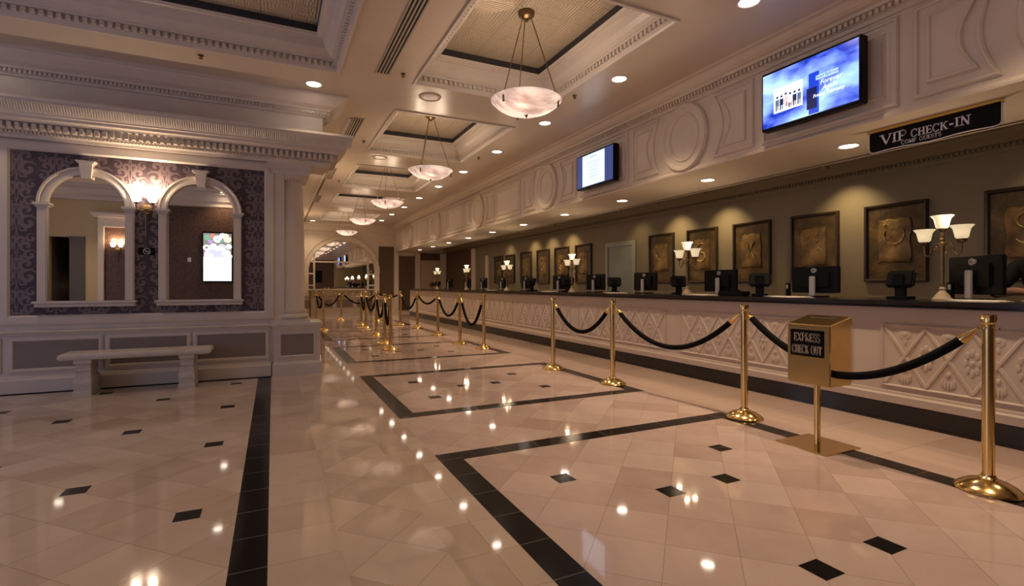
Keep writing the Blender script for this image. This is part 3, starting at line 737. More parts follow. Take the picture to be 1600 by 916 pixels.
# wall sconce
def sconce(label, loc, rz=0, pw=6):
    t = thing('wall_sconce', label, 'sconce', loc, rz)
    bm = BM(); lathe(bm, [(0, 0), (.05, 0), (.06, .012), (.05, .02), (.03, .035), (0, .04)], 20, sy=1)
    bmesh.ops.rotate(bm, verts=bm.verts, cent=(0, 0, 0), matrix=Matrix.Rotation(pi/2, 3, 'X')); obj('backplate', bm, BRONZE, t, 40)
    for s in (-1, 1):
        bm = BM(); tube(bm, [(0, -.03, 0), (s*.03, -.07, -.03), (s*.07, -.10, -.02), (s*.085, -.105, .02), (s*.08, -.105, .05)], .008, 8)
        tube(bm, [(s*.02+s*.03*cos(a*.5), -.05, -.03-.03*sin(a*.5)) for a in range(12)], .006, 6)
        lathe(bm, [(0, .04), (.02, .045), (.026, .06), (.02, .065), (0, .066)], 16, (s*.08, -.105, 0)); arm = obj('arm', bm, BRONZE, t, 40)
        bm = BM(); lathe(bm, [(.022, .062), (.042, .08), (.052, .11), (.056, .145), (.072, .175), (.069, .175), (.052, .145), (.048, .11), (.038, .082), (.02, .066)], 24, (s*.08, -.105, 0)); obj('glass_shade', bm, SHADES, t, 60)
        lamp('POINT', 'sconce_bulb', (s*.08, -.105, .24), pw, WARM, .03, parent=t)
    bm = BM()
    for s in (-1, 1): tube(bm, [(s*(.01+.004*a)*cos(a*.25), -.03, -.04-.012*a) for a in range(10)], .005, 6)
    tube(bm, [(0, -.025, 0), (0, -.03, -.15), (0, -.03, -.34)], [.010, .007, .004], 8)
    lathe(bm, [(0, -.17), (.012, -.165), (.012, -.15), (0, -.145)], 12, (0, -.03, 0)); obj('drop_finial', bm, BRONZE, t, 40)
    return t
sconce('bronze two-light wall sconce glowing between the two arched mirrors', (-1.37, YB-.006, 2.12))
sconce('two-light wall sconce in the doorway panel seen in the left arched mirror', (-3.62, YN+.02, 2.12), pi, 4)
sconce('nearer two-light wall sconce on the hall wall behind the column', (.255, 11.3, 2.5), pi/2, 14)
sconce('farther two-light wall sconce on the hall wall behind the column', (.255, 19.0, 2.5), pi/2, 14)
# no-smoking plaque
t = thing('no_smoking_sign', 'small black no-smoking plaque below the sconce between the mirrors', 'sign', (-1.365, YB-.008, 1.61))
bm = BM(); rbox(bm, -.08, .08, -.012, 0, -.043, .043, .004); obj('plaque', bm, BLACK, t)
bm = BM(); ringp = [(.034*cos(2*pi*i/32), -.014, .034*sin(2*pi*i/32)) for i in range(33)]; tube(bm, ringp, .0032, 6, False)
tube(bm, [(-.024, -.014, .024), (.024, -.014, -.024)], .0032, 6); tube(bm, [(-.018, -.014, -.003), (.02, -.014, -.003)], .0028, 6); tube(bm, [(.015, -.014, .003), (.018, -.014, .012)], .0015, 4); obj('symbol', bm, PAPER, t)
# portrait screen on the near wall
t = thing('display_screen', 'tall lit portrait screen on brown wallpaper seen in the right arched mirror', 'screen', (-1.38, YN+.02, 1.98))
bm = BM(); rbox(bm, -.37, .37, 0, .06, -.70, .70, .01); obj('screen_housing', bm, BLACKG, t)
bm = BM(); quad(bm, [(-.34, .062, -.66), (.34, .062, -.66), (.34, .062, 0), (-.34, .062, 0)]); obj('white_lower_image', bm, emit('screen white', (.93, 1, 1), .8), t)
bm = BM(); quad(bm, [(-.34, .062, 0), (.34, .062, 0), (.34, .062, .66), (-.34, .062, .66)])
random.seed(3)
o = obj('upper_image', bm, emit('screen pale green', (.34, .30, .30), .6), t)
cols = [(.9, 1, .95), (1, 1, 1), (.8, .3, .25), (.25, .5, .35), (.6, .4, .8), (.25, .2, .25), (.95, .9, .75), (.75, .8, .9)]
cm = [emit('screen blob', c, .7) for c in cols]
bm = BM()
for i, (u, v, r, c) in enumerate([(-.24, .54, .09, 3), (-.12, .58, .07, 2), (-.17, .43, .06, 4), (.0, .5, .11, 0), (.12, .6, .08, 1), (-.26, .26, .09, 1), (-.1, .3, .09, 1), (.1, .28, .1, 7), (.24, .5, .1, 6), (-.05, .12, .12, 5), (.22, .12, .1, 1), (-.26, .1, .07, 2), (-.26, .26, .03, 5), (.0, .5, .04, 7), (.27, .30, .08, 1), (.20, .60, .07, 6), (-.02, .22, .05, 0), (.30, .03, .06, 0), (-.15, .05, .05, 1), (.1, .45, .04, 3)]):
    v_ = [bm.verts.new((u+r*cos(2*pi*k/16), .064+i*.0003, v+r*.95*sin(2*pi*k/16))) for k in range(16)]; bm.faces.new(v_).material_index = c
obj('flower_image', bm, cm, o)
lamp('POINT', 'screen_glow', (0, .3, 0), 2, (.6, .7, 1), .3, parent=t)
t = thing('display_screen', 'switched-off dark screen on brown wallpaper seen in the big far mirror', 'screen', (3.5, YN+.02, 1.93))
bm = BM(); rbox(bm, -.30, .30, 0, .06, -.50, .50, .01); obj('screen_housing', bm, BLACKG, t)
bm = BM(); rbox(bm, -.27, .27, .058, .063, -.46, .46, .002); obj('dark_panel', bm, BLACK, t)
bm = BM(); rbox(bm, -.04, .04, 0, .012, -.06, .06, .003); o = obj('wall_switch', bm, PAPER, loc=(-2.05, YN+.015, 1.9)); tag(o, 'small pale wall plate left of the screen in the right mirror', 'switch')

# ================================================================== CEILING FIXTURES
ORD = ['nearest', 'second nearest', 'third nearest', 'fourth nearest', 'fifth nearest', 'sixth nearest', 'seventh nearest', 'eighth nearest', 'ninth nearest', 'tenth nearest', 'eleventh nearest', 'twelfth nearest']
def downlight(label, loc, group, energy, cone=125):
    t = thing('recessed_downlight', label, 'ceiling light', loc, 0, group)
    bm = BM(); lathe(bm, [(.105, 0), (.105, -.006), (.095, -.010), (.085, -.006), (.083, .0)], 28); obj('trim_ring', bm, WHITE, t, 40)
    bm = BM(); lathe(bm, [(0, -.002), (.083, -.002)], 28); lathe(bm, [(.0, -.0005), (.083, -.0005)], 28); obj('lens', bm, LENS, t)
    lamp('SPOT', 'downlight_beam', (0, 0, -.02), energy, WARM, .05, spot=cone, parent=t)
    return t
for k, y in enumerate([1.28]+[3.15+1.87*i for i in range(10)]):
    if k == 0: lab = 'round recessed downlight in the ceiling beside the bulkhead, just out of frame at the top'
    else: lab = 'round recessed downlight, %s of the row in the high ceiling beside the carved bulkhead' % ORD[k-1]
    downlight(lab, (3.86, y, ZC), 'downlights along the high ceiling', E_CEIL*(1.75 if y < 4 else 1.2 if y < 6 else 1), 104)
for k, y in enumerate([1.33]+[3.2+1.87*i for i in range(10)]):
    downlight('round recessed downlight, %s of the row in the low soffit over the desk' % ORD[k], (5.4, y, ZS), 'downlights in the soffit over the desk', E_SOFF)
downlight('bright recessed downlight in the ceiling in front of the left cornice', (.47, 6.81, ZC), 'left ceiling downlights', 14, 95)
downlight('tiny recessed downlight in the ceiling above the big far mirror', (1.42, 21.2, ZC), 'left ceiling downlights', 30)
downlight('recessed downlight far left in the ceiling, outside the frame', (-2.9, 6.6, ZC), 'left ceiling downlights', 18, 100)
downlight('recessed downlight in the ceiling behind the camera, seen in the right mirror', (-1.0, 2.9, ZC), 'left ceiling downlights', 60, 100)
downlight('added recessed downlight left of the camera, brightening the doorway wall', (-4.4, -.1, ZC), 'left ceiling downlights', 60, 100)  # added lamp, brightens the near wall that the mirrors reflect
downlight('added recessed downlight behind the camera, brightening the near wall', (-1.2, -1.15, ZC), 'left ceiling downlights', 30)  # another added lamp, close to the near wall to light it

# pendants
def pendant():
    t = thing('pendant_light', '', 'pendant light', (0, 0, 0), 0, 'alabaster bowl pendants down the hall')
    bm = BM(); lathe(bm, [(0, 1.0), (.085, 1.0), (.09, .985), (.085, .96), (.06, .94), (.03, .925), (.02, .90), (.0, .895)], 28); obj('canopy', bm, BRONZE, t, 40)
    bm = BM(); out = [(0, -.105), (.06, -.103), (.12, -.095), (.18, -.081), (.24, -.060), (.30, -.028), (.34, .005), (.365, .035), (.378, .042), (.38, .05), (.37, .056)]
    inn = [(.352, .05), (.345, .035), (.32, .008), (.28, -.02), (.22, -.048), (.15, -.072), (.08, -.085), (0, -.09)]
    lathe(bm, out+inn, 56); obj('alabaster_bowl', bm, ALAB, t, 60)
    for k in range(3):
        a = radians(200+120*k)
        bm = BM(); px, py = .335*cos(a), .335*sin(a)
        tube(bm, [(.05*cos(a), .05*sin(a), .945), (px, py, .055)], .0055, 6); obj('suspension_rod', bm, BRONZE, t, 40)
        bm = BM(); tube(bm, [(px, py, .06), (px*1.03, py*1.03, .02), (px*1.03, py*1.03, -.035)], [.01, .012, .009], 8); lathe(bm, [(0, -.05), (.012, -.045), (.014, -.035), (0, -.03)], 10, (px*1.03, py*1.03, 0)); obj('bowl_clip', bm, BRONZE, t, 40)
    bm = BM(); lathe(bm, [(0, -.135), (.010, -.13), (.012, -.115), (.02, -.105), (.02, -.098), (0, -.095)], 12); obj('finial', bm, BRONZE, t, 40)
    for k in range(3):
        a = radians(230+120*k); bm = BM(); lathe(bm, [(0, .0), (.02, .005), (.03, .03), (.02, .05), (0, .055)], 12, (.17*cos(a), .17*sin(a), -.035)); obj('bulb', bm, emit('bulb', (1, .8, .6), 10) if k == 0 else bpy.data.materials['bulb'], t, 50)
    for k in range(3):
        a = radians(230+120*k); lamp('POINT', 'pendant_bulb', (.19*cos(a), .19*sin(a), -.02), E_PEND/3, (1, .76, .52), .03, parent=t)
    return t
pend = pendant(); PL = ['nearest and largest alabaster bowl pendant under the first coffer', 'second nearest alabaster bowl pendant, under the second coffer', 'third nearest alabaster bowl pendant, under the third coffer', 'fourth nearest alabaster bowl pendant, under the fourth coffer', 'farthest alabaster bowl pendant, in front of the big far mirror']
for k in range(5):
    loc = (2.46, 4.80+3.62*k, 3.135)
    if k == 0: pend.location = loc; pend['label'] = PL[0]
    else: dup(pend, loc, radians(25*k), PL[k])
p3 = dup(pend, (2.46, 1.18, 3.135), 0, 'alabaster bowl pendant above the camera, outside the frame')

# slot diffusers
for k, (y0, y1) in enumerate(((2.4, 6.1), (7.9, 9.0), (11.5, 12.7), (15.2, 16.4))):
    t = thing('air_diffuser', ['long linear slot diffuser in the ceiling beside the first coffer', 'short linear slot diffuser beyond the end of the cornice', 'small slot diffuser third along the ceiling strip', 'tiny slot diffuser farthest along the ceiling strip'][k], 'air vent', (1.19, y0, ZC), 0, 'linear slot diffusers')
    L = y1-y0
    bm = BM(); 
    for i in range(5): box(bm, -.085+i*.0375, -.085+i*.0375+.018, 0, L, -.008, .0)
    box(bm, -.095, .095, -.012, 0, -.008, 0); box(bm, -.095, .095, L, L+.012, -.008, 0); obj('frame_slats', bm, VENT, t)
    bm = BM(); box(bm, -.085, .083, 0, L, -.003, -.001); obj('slot_shadow_gap', bm, SLOT, t)
# sprinklers and speakers
for k, (x, y, lab) in enumerate(((1.42, 6.02, 'small dark sprinkler head beside the long slot diffuser'), (-.72, 6.5, 'small dark sprinkler head above the left cornice'), (3.66, 5.72, 'small dark sprinkler head right of the nearest pendant'), (1.45, 9.1, 'small dark sprinkler head near the short slot diffuser'), (3.7, 9.3, 'small dark sprinkler head between the high ceiling downlights'), (1.45, 12.8, 'tiny dark sprinkler head far along the ceiling strip'))):
    bm = BM(); lathe(bm, [(0, 0), (.03, 0), (.032, -.006), (.012, -.010), (.010, -.03), (.022, -.033), (.022, -.037), (.006, -.045), (0, -.046)], 14)
    o = obj('sprinkler_head', bm, BRONZE, smooth=40, loc=(x, y, ZC)); tag(o, lab, 'sprinkler', 'ceiling sprinkler heads')
for k, y in enumerate((6.6, 10.15, 13.8)):
    t = thing('ceiling_speaker', ['round flush ceiling speaker between the first and second coffers', 'round flush ceiling speaker between the second and third coffers', 'round flush ceiling speaker between the third and fourth coffers'][k], 'speaker', (1.92, y, ZC), 0, 'flush ceiling speakers')
    bm = BM(); lathe(bm, [(.15, 0), (.15, -.01), (.14, -.014), (.125, -.008), (.12, -.004)], 32); obj('rim', bm, CEIL, t, 40)
    bm = BM(); lathe(bm, [(0, -.012), (.05, -.012), (.07, -.008), (.085, -.012), (.12, -.004)], 32); obj('grille', bm, CEIL, t, 40)
# wall-wash spotlights behind the desk
for k, (y, pw) in enumerate(((4.22, 1.0), (6.3, 1.1), (7.45, 1.0), (8.6, .25), (11.35, 1.0), (12.4, .8), (13.45, .8), (15.2, .5), (2.1, .35))):
    t = thing('track_spotlight', 'small ceiling spotlight washing the taupe wall, %s the desk lamps end' % ['second nearest to', 'third nearest to', 'fourth nearest to', 'fifth nearest to', 'sixth nearest to', 'seventh nearest to', 'eighth nearest to', 'farthest from', 'nearest to'][k], 'spotlight', (6.62, y, 2.86), 0, 'wall-wash spotlights')
    bm = BM(); lathe(bm, [(0, 0), (.04, 0), (.04, -.015), (0, -.016)], 16); tube(bm, [(0, 0, -.01), (0, 0, -.045)], .008, 8); obj('mount', bm, TAUPE, t, 40)
    bm = BM(); lathe(bm, [(0, .05), (.025, .05), (.035, .02), (.036, -.04), (.03, -.04), (.028, -.02), (0, -.02)], 18)
    bmesh.ops.rotate(bm, verts=bm.verts, cent=(0, 0, 0), matrix=Matrix.Rotation(-radians(38), 3, 'Y')); bmesh.ops.translate(bm, verts=bm.verts, vec=(0, 0, -.08)); obj('spotlight_head', bm, TAUPE, t, 40)
    lamp('SPOT', 'wash_beam', (.04, 0, -.12), E_WALL*pw, (1, .74, .38), .03, (0, radians(-29), 0), 92, t).data.spot_blend = 1

# ================================================================== SCREENS AND SIGN
def flip(m_): return m_
def screen_frame(t, W, H, th):
    bm = BM(); rbox(bm, 0, th, -W/2, W/2, -H/2, H/2, .008); obj('screen_housing', bm, BLACKG, t)
    bm = BM(); rbox(bm, th, th+.045, -W/4, W/4, -H/4, H/4, .005); obj('wall_bracket', bm, BLACK, t)
t = thing('display_screen', 'large lit blue screen on the bulkhead showing a group photo', 'screen', (4.63, 3.13, 3.10))
screen_frame(t, .99, .60, .10)
m, nt, b = new('blue screen image'); co = objco(nt)
mpn = nd(nt, 'ShaderNodeMapping'); mpn.inputs['Scale'].default_value = (1, 1.6, 3.2); mpn.inputs['Location'].default_value = (0, .35, .1); nt.links.new(co, mpn.inputs[0])
n1 = noise(nt, mpn.outputs[0], 1.5, 3, .5); rp = nd(nt, 'ShaderNodeValToRGB'); nt.links.new(n1, rp.inputs[0])
el = rp.color_ramp.elements; el[0].position = .34; el[0].color = (.0, .03, .45, 1); el[1].position = .72; el[1].color = (.55, .85, 1, 1)
e_ = rp.color_ramp.elements.new(.47); e_.color = (.16, .26, 1, 1); e_ = rp.color_ramp.elements.new(.56); e_.color = (.30, .50, 1, 1)
nt.links.new(rp.outputs[0], b.inputs['Emission Color']); b.inputs['Emission Strength'].default_value = .8; b.inputs['Base Color'].default_value = (.01, .01, .02, 1); b.inputs['Roughness'].default_value = .2
BLUE = m
bm = BM(); quad(bm, [(-.002, .475, -.275), (-.002, -.475, -.275), (-.002, -.475, .275), (-.002, .475, .275)]); img = obj('screen_image', bm, BLUE, t)
mps = lambda u, v, h: (-.003-h, -u, v)      # u to the viewer's right
def erect(bm, u0, u1, v0, v1, h, mi=0): quad(bm, [mps(u0, v0, h), mps(u1, v0, h), mps(u1, v1, h), mps(u0, v1, h)], mi)
ew = [emit('screen photo white', (.92, .95, 1), .8), emit('screen navy', (.01, .02, .10), .5), emit('screen pink', (1, .55, .55), .8), emit('screen deep blue', (0, .05, .65), .7), emit('screen pale blue', (.45, .65, 1), .8), emit('screen black', (.0, .01, .12), .5, (.0, .0, .0)), emit('screen slate', (.12, .2, .35), .6)]
bm = BM(); erect(bm, .02, .12, -.27, .12, .0003, 3); erect(bm, .0, .10, -.22, -.02, .0006, 5)
erect(bm, -.35, -.04, -.15, .10, .001, 0)
for i in range(6):
    u = -.31+i*.047; v = .0+(.012 if i == 2 else 0)
    erect(bm, u-.011, u+.011, v-.006, v+.014, .002, 5); erect(bm, u-.02, u+.02, v-.085, v-.02, .002, [6, 1, 2, 0, 1, 6][i]); erect(bm, u-.017, u-.004, v-.13, v-.085, .002, 1 if i != 2 else 2); erect(bm, u+.003, u+.014, v-.125, v-.085, .002, 6)
erect(bm, -.24, -.13, -.11, -.03, .0015, 2)
erect(bm, .09, .30, .035, .078, .001, 4)
obj('group_photo', bm, ew, img)
def ftext(name, s, size, loc, mat, parent, rot=(pi/2, 0, -pi/2), align='LEFT', shear=0, off=0):
    cu = bpy.data.curves.new(name, 'FONT'); cu.body = s; cu.size = size; cu.align_x = align; cu.materials.append(mat); cu.shear = shear; cu.offset = off
    o = bpy.data.objects.new(name, cu); COL.objects.link(o); o.data.extrude = 0
    me = bpy.data.meshes.new_from_object(o); bpy.data.objects.remove(o); me.name = name
    o = bpy.data.objects.new(name, me); COL.objects.link(o); o.location = loc; o.rotation_euler = rot; o.parent = parent; return o
EWT = emit('screen text white', (.85, .9, 1), 1.0)
ftext('lettering', 'Reed Ballroom', .036, (-.0065, -.095, .047), emit('screen text dark', (.0, .03, .2), .4), img)
ftext('lettering', 'Forever', .062, (-.0065, -.13, -.02), EWT, img, shear=.3)
ftext('lettering', 'Again', .062, (-.0065, -.15, -.075), EWT, img, shear=.3)
ftext('lettering', 'Friday, February', .044, (-.0065, -.065, -.125), EWT, img, shear=.1, off=.0006)
t = thing('display_screen', 'lit screen on the bulkhead showing a white text page', 'screen', (4.63, 6.66, 3.07))
screen_frame(t, 1.02, .56, .10)
bm = BM(); quad(bm, [(-.002, .49, -.26), (-.002, -.49, -.26), (-.002, -.49, .26), (-.002, .49, .26)]); img = obj('screen_image', bm, emit('screen dim navy', (.03, .06, .22), .55), t)
bm = BM(); erect(bm, -.33, .28, -.25, .25, .001, 0)
pg = obj('white_page', bm, emit('screen page', (.66, .78, 1), .8), img)
bm = BM()
for u0, u1, v in ((-.13, .07, .19), (-.23, .19, .105), (-.14, .10, .03), (-.12, .08, -.02), (-.14, .10, -.07), (-.13, .08, -.12)): erect(bm, u0, u1, v, v+(.016 if v > .15 else .008), .003)
obj('text_lines', bm, emit('screen text grey', (.30, .42, .68), .8), pg)

t = thing('hanging_sign', 'black VIP check-in sign with gold top bar under the soffit', 'sign', (5.12, 2.355, 0))
mpg = lambda u, v, h: (-h, -u, v)
W2 = .478; ZT = 2.655
base = [(-W2, ZT-.012)]+[(-W2, 2.475), (-W2+.012, 2.452), (-W2+.04, 2.444)]+[(-.30, 2.452), (-.2, 2.452), (-.10, 2.446), (0, 2.442), (.10, 2.446), (.2, 2.455), (.3, 2.455)]+[(W2-.04, 2.448), (W2-.012, 2.456), (W2, 2.48)]+[(W2, ZT-.012)]
bm = BM(); ring(bm, mpg, base, [(-.02, 0), (0, 0), (0, .016), (-.004, .018)]); bm2 = bm
f = [bm.verts.new(mpg(u, v, 0)) for u, v in base]; bm.faces.new(f[::-1]); obj('sign_board', bm, BLACK, t)
bm = BM(); tube(bm, [mpg(u, v, .017) for u, v in base], .0035, 6); obj('lavender_edging', bm, LETTER, t)
bm = BM(); rbox(bm, -.045, .02, -W2-.006, W2+.006, ZT-.030, ZT-.004, .003); obj('gold_bar', bm, GOLDEDGE, t)
bm = BM(); text(bm, mpg, 'VIP', -.375, 2.505, .088, fit=.21, h=.0195); text(bm, mpg, 'CHECK', -.135, 2.512, .066, fit=.27, h=.0195); text(bm, mpg, '-IN', .14, 2.512, .075, fit=.15, h=.0195)
text(bm, mpg, 'COMP GUESTS', -.21, 2.466, .034, fit=.30, h=.0195); obj('lettering', bm, LETTER, t)

# ================================================================== PICTURES
PY = [2.42, 3.68, 4.745, 5.81, 6.875, 7.955, 10.80, 11.87, 12.92, 14.03, 15.2, 16.15]
PLAB = ['right-most framed bronze relief, behind the candelabra and computer, ring motifs', 'framed bronze relief with a torn plaque and a U-shaped ring, left of the nearest candelabra', 'framed bronze relief with three gold flecks behind the central monitor', 'framed bronze relief with a gilded cross-like figure, left of the fleck one', 'framed bronze relief partly behind the second candelabra', 'framed bronze relief just right of the pale doorway', 'framed bronze relief just left of the pale doorway', 'framed bronze relief behind the third candelabra', 'very dark framed relief, third left of the doorway', 'framed relief, fourth left of the doorway', 'narrow framed relief behind the fourth candelabra', 'farthest framed relief along the taupe wall']
for i, (yc, lab) in enumerate(zip(PY, PLAB)):
    random.seed(40+i)
    W, H = (.72, 1.0) if i < 10 else (.68, .95)
    t = thing('framed_relief', lab, 'picture', (XR, yc, 1.75), 0, 'framed bronze reliefs behind the desk')
    mp = lambda u, v, h: (-h, -u, v)
    bm = BM(); ring(bm, mp, rect(-W/2, W/2, -H/2, H/2), [(0, 0), (0, .05), (-.012, .062), (-.03, .055), (-.04, .035), (-.045, .022)], fill=False); obj('frame', bm, FRAMEB, t)
    bm = BM(); quad(bm, [mp(-W/2+.03, -H/2+.03, .02), mp(W/2-.03, -H/2+.03, .02), mp(W/2-.03, H/2-.03, .02), mp(-W/2+.03, H/2-.03, .02)]); obj('canvas', bm, ART_BACK, t)
    bm = BM(); pw, ph = W*.25, H*.27; cy = .02
    pts = []
    for (a, b_), (c, d) in zip([(-pw, -ph), (pw, -ph), (pw, ph), (-pw, ph)], [(pw, -ph), (pw, ph), (-pw, ph), (-pw, -ph)]):
        for k in range(7):
            f_ = k/7; pts.append((a+(c-a)*f_+random.uniform(-.013, .013), cy+b_+(d-b_)*f_+random.uniform(-.013, .013)))
    ring(bm, mp, pts, [(.01, .02), (.0, .038), (-.012, .042)]); pl = obj('torn_plaque', bm, ART_PLAQ, t, 30)
    bm = BM(); motif = i % 4
    hh = .048
    if motif == 0:
        for cu, cv, a0 in ((.01, .14, 20), (.0, -.02, 200)): tube(bm, [mp(cu+.10*cos(radians(a0+a)), cv+.085*sin(radians(a0+a)), hh) for a in range(0, 270, 15)], [.006+.008*sin(pi*j/17) for j in range(18)], 6)
    elif motif == 1:
        tube(bm, [mp(.115*cos(radians(a)), .10+.12*sin(radians(a)), hh) for a in range(150, 391, 12)], [.005+.005*(j % 3) for j in range(21)], 6)
        lathe(bm, [(0, 0), (.02, 0), (.01, .02), (0, .022)], 8, mp(-.11, .22, hh))
    elif motif == 2:
        for u, v in ((-.07, .17), (.06, .19), (-.10, .06), (.08, -.02), (.07, .10)):
            b2 = BM(); tube(b2, [mp(u-.01, v-.03, hh-.004), mp(u, v, hh+.004), mp(u+.01, v+.03, hh-.004)], [.006, .014, .005], 6); obj('gold_fleck', b2, ART_HI, pl, 40)
        bm.free(); continue
    else:
        for u, v, u2, v2 in ((-.09, .16, -.03, .08), (.07, .18, .01, .06), (-.04, .04, .0, -.02), (.02, .0, .08, -.08), (-.06, -.03, -.02, -.10)): tube(bm, [mp(u, v, hh), mp((u+u2)/2, (v+v2)/2, hh+.012), mp(u2, v2, hh)], [.012, .014, .008], 6)
    obj('gilded_motif', bm, ART_HI, pl, 40)
# pale doorway in the taupe wall
bm = BM(); ring(bm, mpX(XR), rect(8.86, 9.76, -.05, 2.10), [(.10, 0), (.10, .03), (.0, .04), (.0, .01)], fill=False); o = struct('door_2', bm, plain('grey door frame', (.33, .31, .26), .5))
bm = BM(); box(bm, XR-.012, XR, 8.86, 9.76, 0, 2.10); obj('door_leaf', bm, plain('grey green door', (.24, .26, .23), .5), o)

# ================================================================== THINGS ON THE DESK
CT = 1.07
def candelabra():
    t = thing('candelabra_lamp', '', 'lamp', (0, 0, 0), 0, 'three-light lamps along the desk')
    bm = BM(); lathe(bm, [(0, 0), (.075, 0), (.075, .012), (.062, .02), (.05, .045), (.03, .07), (.018, .085), (.025, .10), (.014, .115), (0, .12)], 24); obj('base', bm, plain('aged stone base', (.35, .26, .18), .6) if 'aged stone base' not in bpy.data.materials else bpy.data.materials['aged stone base'], t, 40)
    bm = BM(); lathe(bm, [(.012, .11), (.018, .14), (.013, .17), (.017, .25), (.014, .40), (.018, .46), (.022, .50), (.013, .515), (.02, .535), (.010, .55), (.016, .565), (.012, .58), (.012, .60), (.035, .615), (.04, .63), (0, .632)], 18); obj('stem', bm, BRONZE, t, 40)
    for k, ang in enumerate((90, -90)):
        a = radians(ang); d = Vector((cos(a), sin(a), 0))
        bm = BM(); path = [(.012, .47), (.04, .50), (.08, .50), (.105, .46), (.12, .41), (.155, .39), (.185, .41), (.19, .46), (.19, .50)]
        tube(bm, [d*r+Vector((0, 0, z)) for r, z in path], .007, 8)
        tube(bm, [d*(.075+.03*(1-j/16)*cos(j*.55))+Vector((0, 0, .46+.03*(1-j/16)*sin(j*.55))) for j in range(14)], .005, 6)
        tube(bm, [d*(.05+.018*cos(j*.6))+Vector((0, 0, .43+.02*sin(j*.6))) for j in range(8)], .004, 6)
        lathe(bm, [(0, .49), (.02, .495), (.036, .51), (.038, .525), (0, .527)], 16, (d.x*.19, d.y*.19, 0)); obj('arm', bm, BRONZE, t, 40)
    for cx, cz in ((0, .63), (.19, .525), (-.19, .525)):
        bm = BM(); pr = [(.032, 0), (.045, .012), (.052, .05), (.06, .085), (.083, .115), (.080, .115), (.057, .085), (.048, .05), (.040, .014), (.028, .004)]
        lathe(bm, pr, 28, (0, cx, cz)); sh = obj('glass_shade', bm, SHADE, t, 60)
        bm = BM(); lathe(bm, [(0, .01), (.018, .015), (.026, .035), (.02, .06), (0, .068)], 14, (0, cx, cz)); obj('bulb', bm, SHADEB, sh, 60)
        lamp('POINT', 'candle_bulb', (0, cx, cz+.15), 1.6, WARM, .03, parent=t)
    return t
cl = candelabra(); CY = [2.36, 5.38, 8.43, 11.48, 14.39, 17.41]
CLB = ['three-light bronze candelabra lamp nearest, left of the tilted monitor', 'three-light candelabra lamp, second nearest on the desk', 'three-light candelabra lamp, third nearest on the desk', 'three-light candelabra lamp, fourth nearest on the desk', 'three-light candelabra lamp, second farthest on the desk', 'three-light candelabra lamp, farthest on the desk, before the beige door']
CRZ = [0, 35, 50, 60, 40, 70]
for k, y in enumerate(CY):
    if k == 0: cl.location = (5.33, y, CT); cl['label'] = CLB[0]; cl.rotation_euler = (0, 0, radians(-25))
    else: dup(cl, (5.33, y, CT), radians(-25+CRZ[k]*.4), CLB[k])

def monitor():
    t = thing('computer_monitor', '', 'monitor', (0, 0, 0), 0, 'computer monitors along the desk')
    bm = BM(); rbox(bm, -.012, .02, -.265, .265, .045, .345, .008); obj('display_panel', bm, BLACKG, t)   # screen faces +X (staff), back faces -X
    bm = BM(); rbox(bm, -.035, -.010, -.17, .17, .10, .29, .012); obj('rear_cover', bm, BLACK, t)
    bm = BM(); rbox(bm, -.075, -.05, -.032, .032, .008, .235, .006); obj('stand_neck', bm, SILVER, t)
    bm = BM(); rbox(bm, -.055, -.03, -.03, .03, .16, .23, .005); obj('stand_hinge', bm, BLACK, t)
    bm = BM(); rbox(bm, -.13, .08, -.12, .12, 0, .012, .005); obj('stand_foot', bm, BLACK, t)
    bm = BM(); P_ = [(-.038, .026*cos(2*pi*i/28), .30+.026*sin(2*pi*i/28)) for i in range(29)]; tube(bm, P_, .0028, 6, False)
    box(bm, -.037, -.0125, -.024, .024, .282, .318)
    mpd = lambda u, v, h: (-.039-h, -u, v); lg = obj('logo_ring', bm, SILVER, t)
    bm = BM(); text(bm, mpd, 'DELL', -.019, .291, .017, fit=.038, h=.0); obj('lettering', bm, BLACK, lg)
    return t
mo = monitor(); MY = [3.70, 5.05, 6.61, 8.04, 9.36, 10.95, 12.35, 13.75, 15.1, 16.9]
MLB = ['black monitor seen from behind, second nearest, right of the desk phone terminal', 'black monitor from behind, third nearest, below the gilded cross relief', 'black monitor from behind, fourth nearest, right of the grey doorway', 'black monitor from behind, fifth nearest, in front of the grey doorway', 'black monitor from behind, sixth nearest, left of the third candelabra', 'black monitor from behind, seventh nearest, between third and fourth candelabra', 'black monitor from behind, eighth nearest, beside the fourth candelabra', 'black monitor from behind, ninth nearest on the desk', 'black monitor from behind, second farthest on the desk', 'black monitor from behind, farthest on the desk']
mo.location = (5.55, 2.215, CT+.01); mo.rotation_euler = (0, 0, radians(-26)); mo['label'] = 'large black monitor seen from behind, nearest, right of the nearest candelabra'
for y, lab in zip(MY, MLB): dup(mo, (5.62, y, CT), radians(random.uniform(-6, 6)), lab)
mo.location.z = CT; mo.scale = (1.0, 1.0, 1.12)
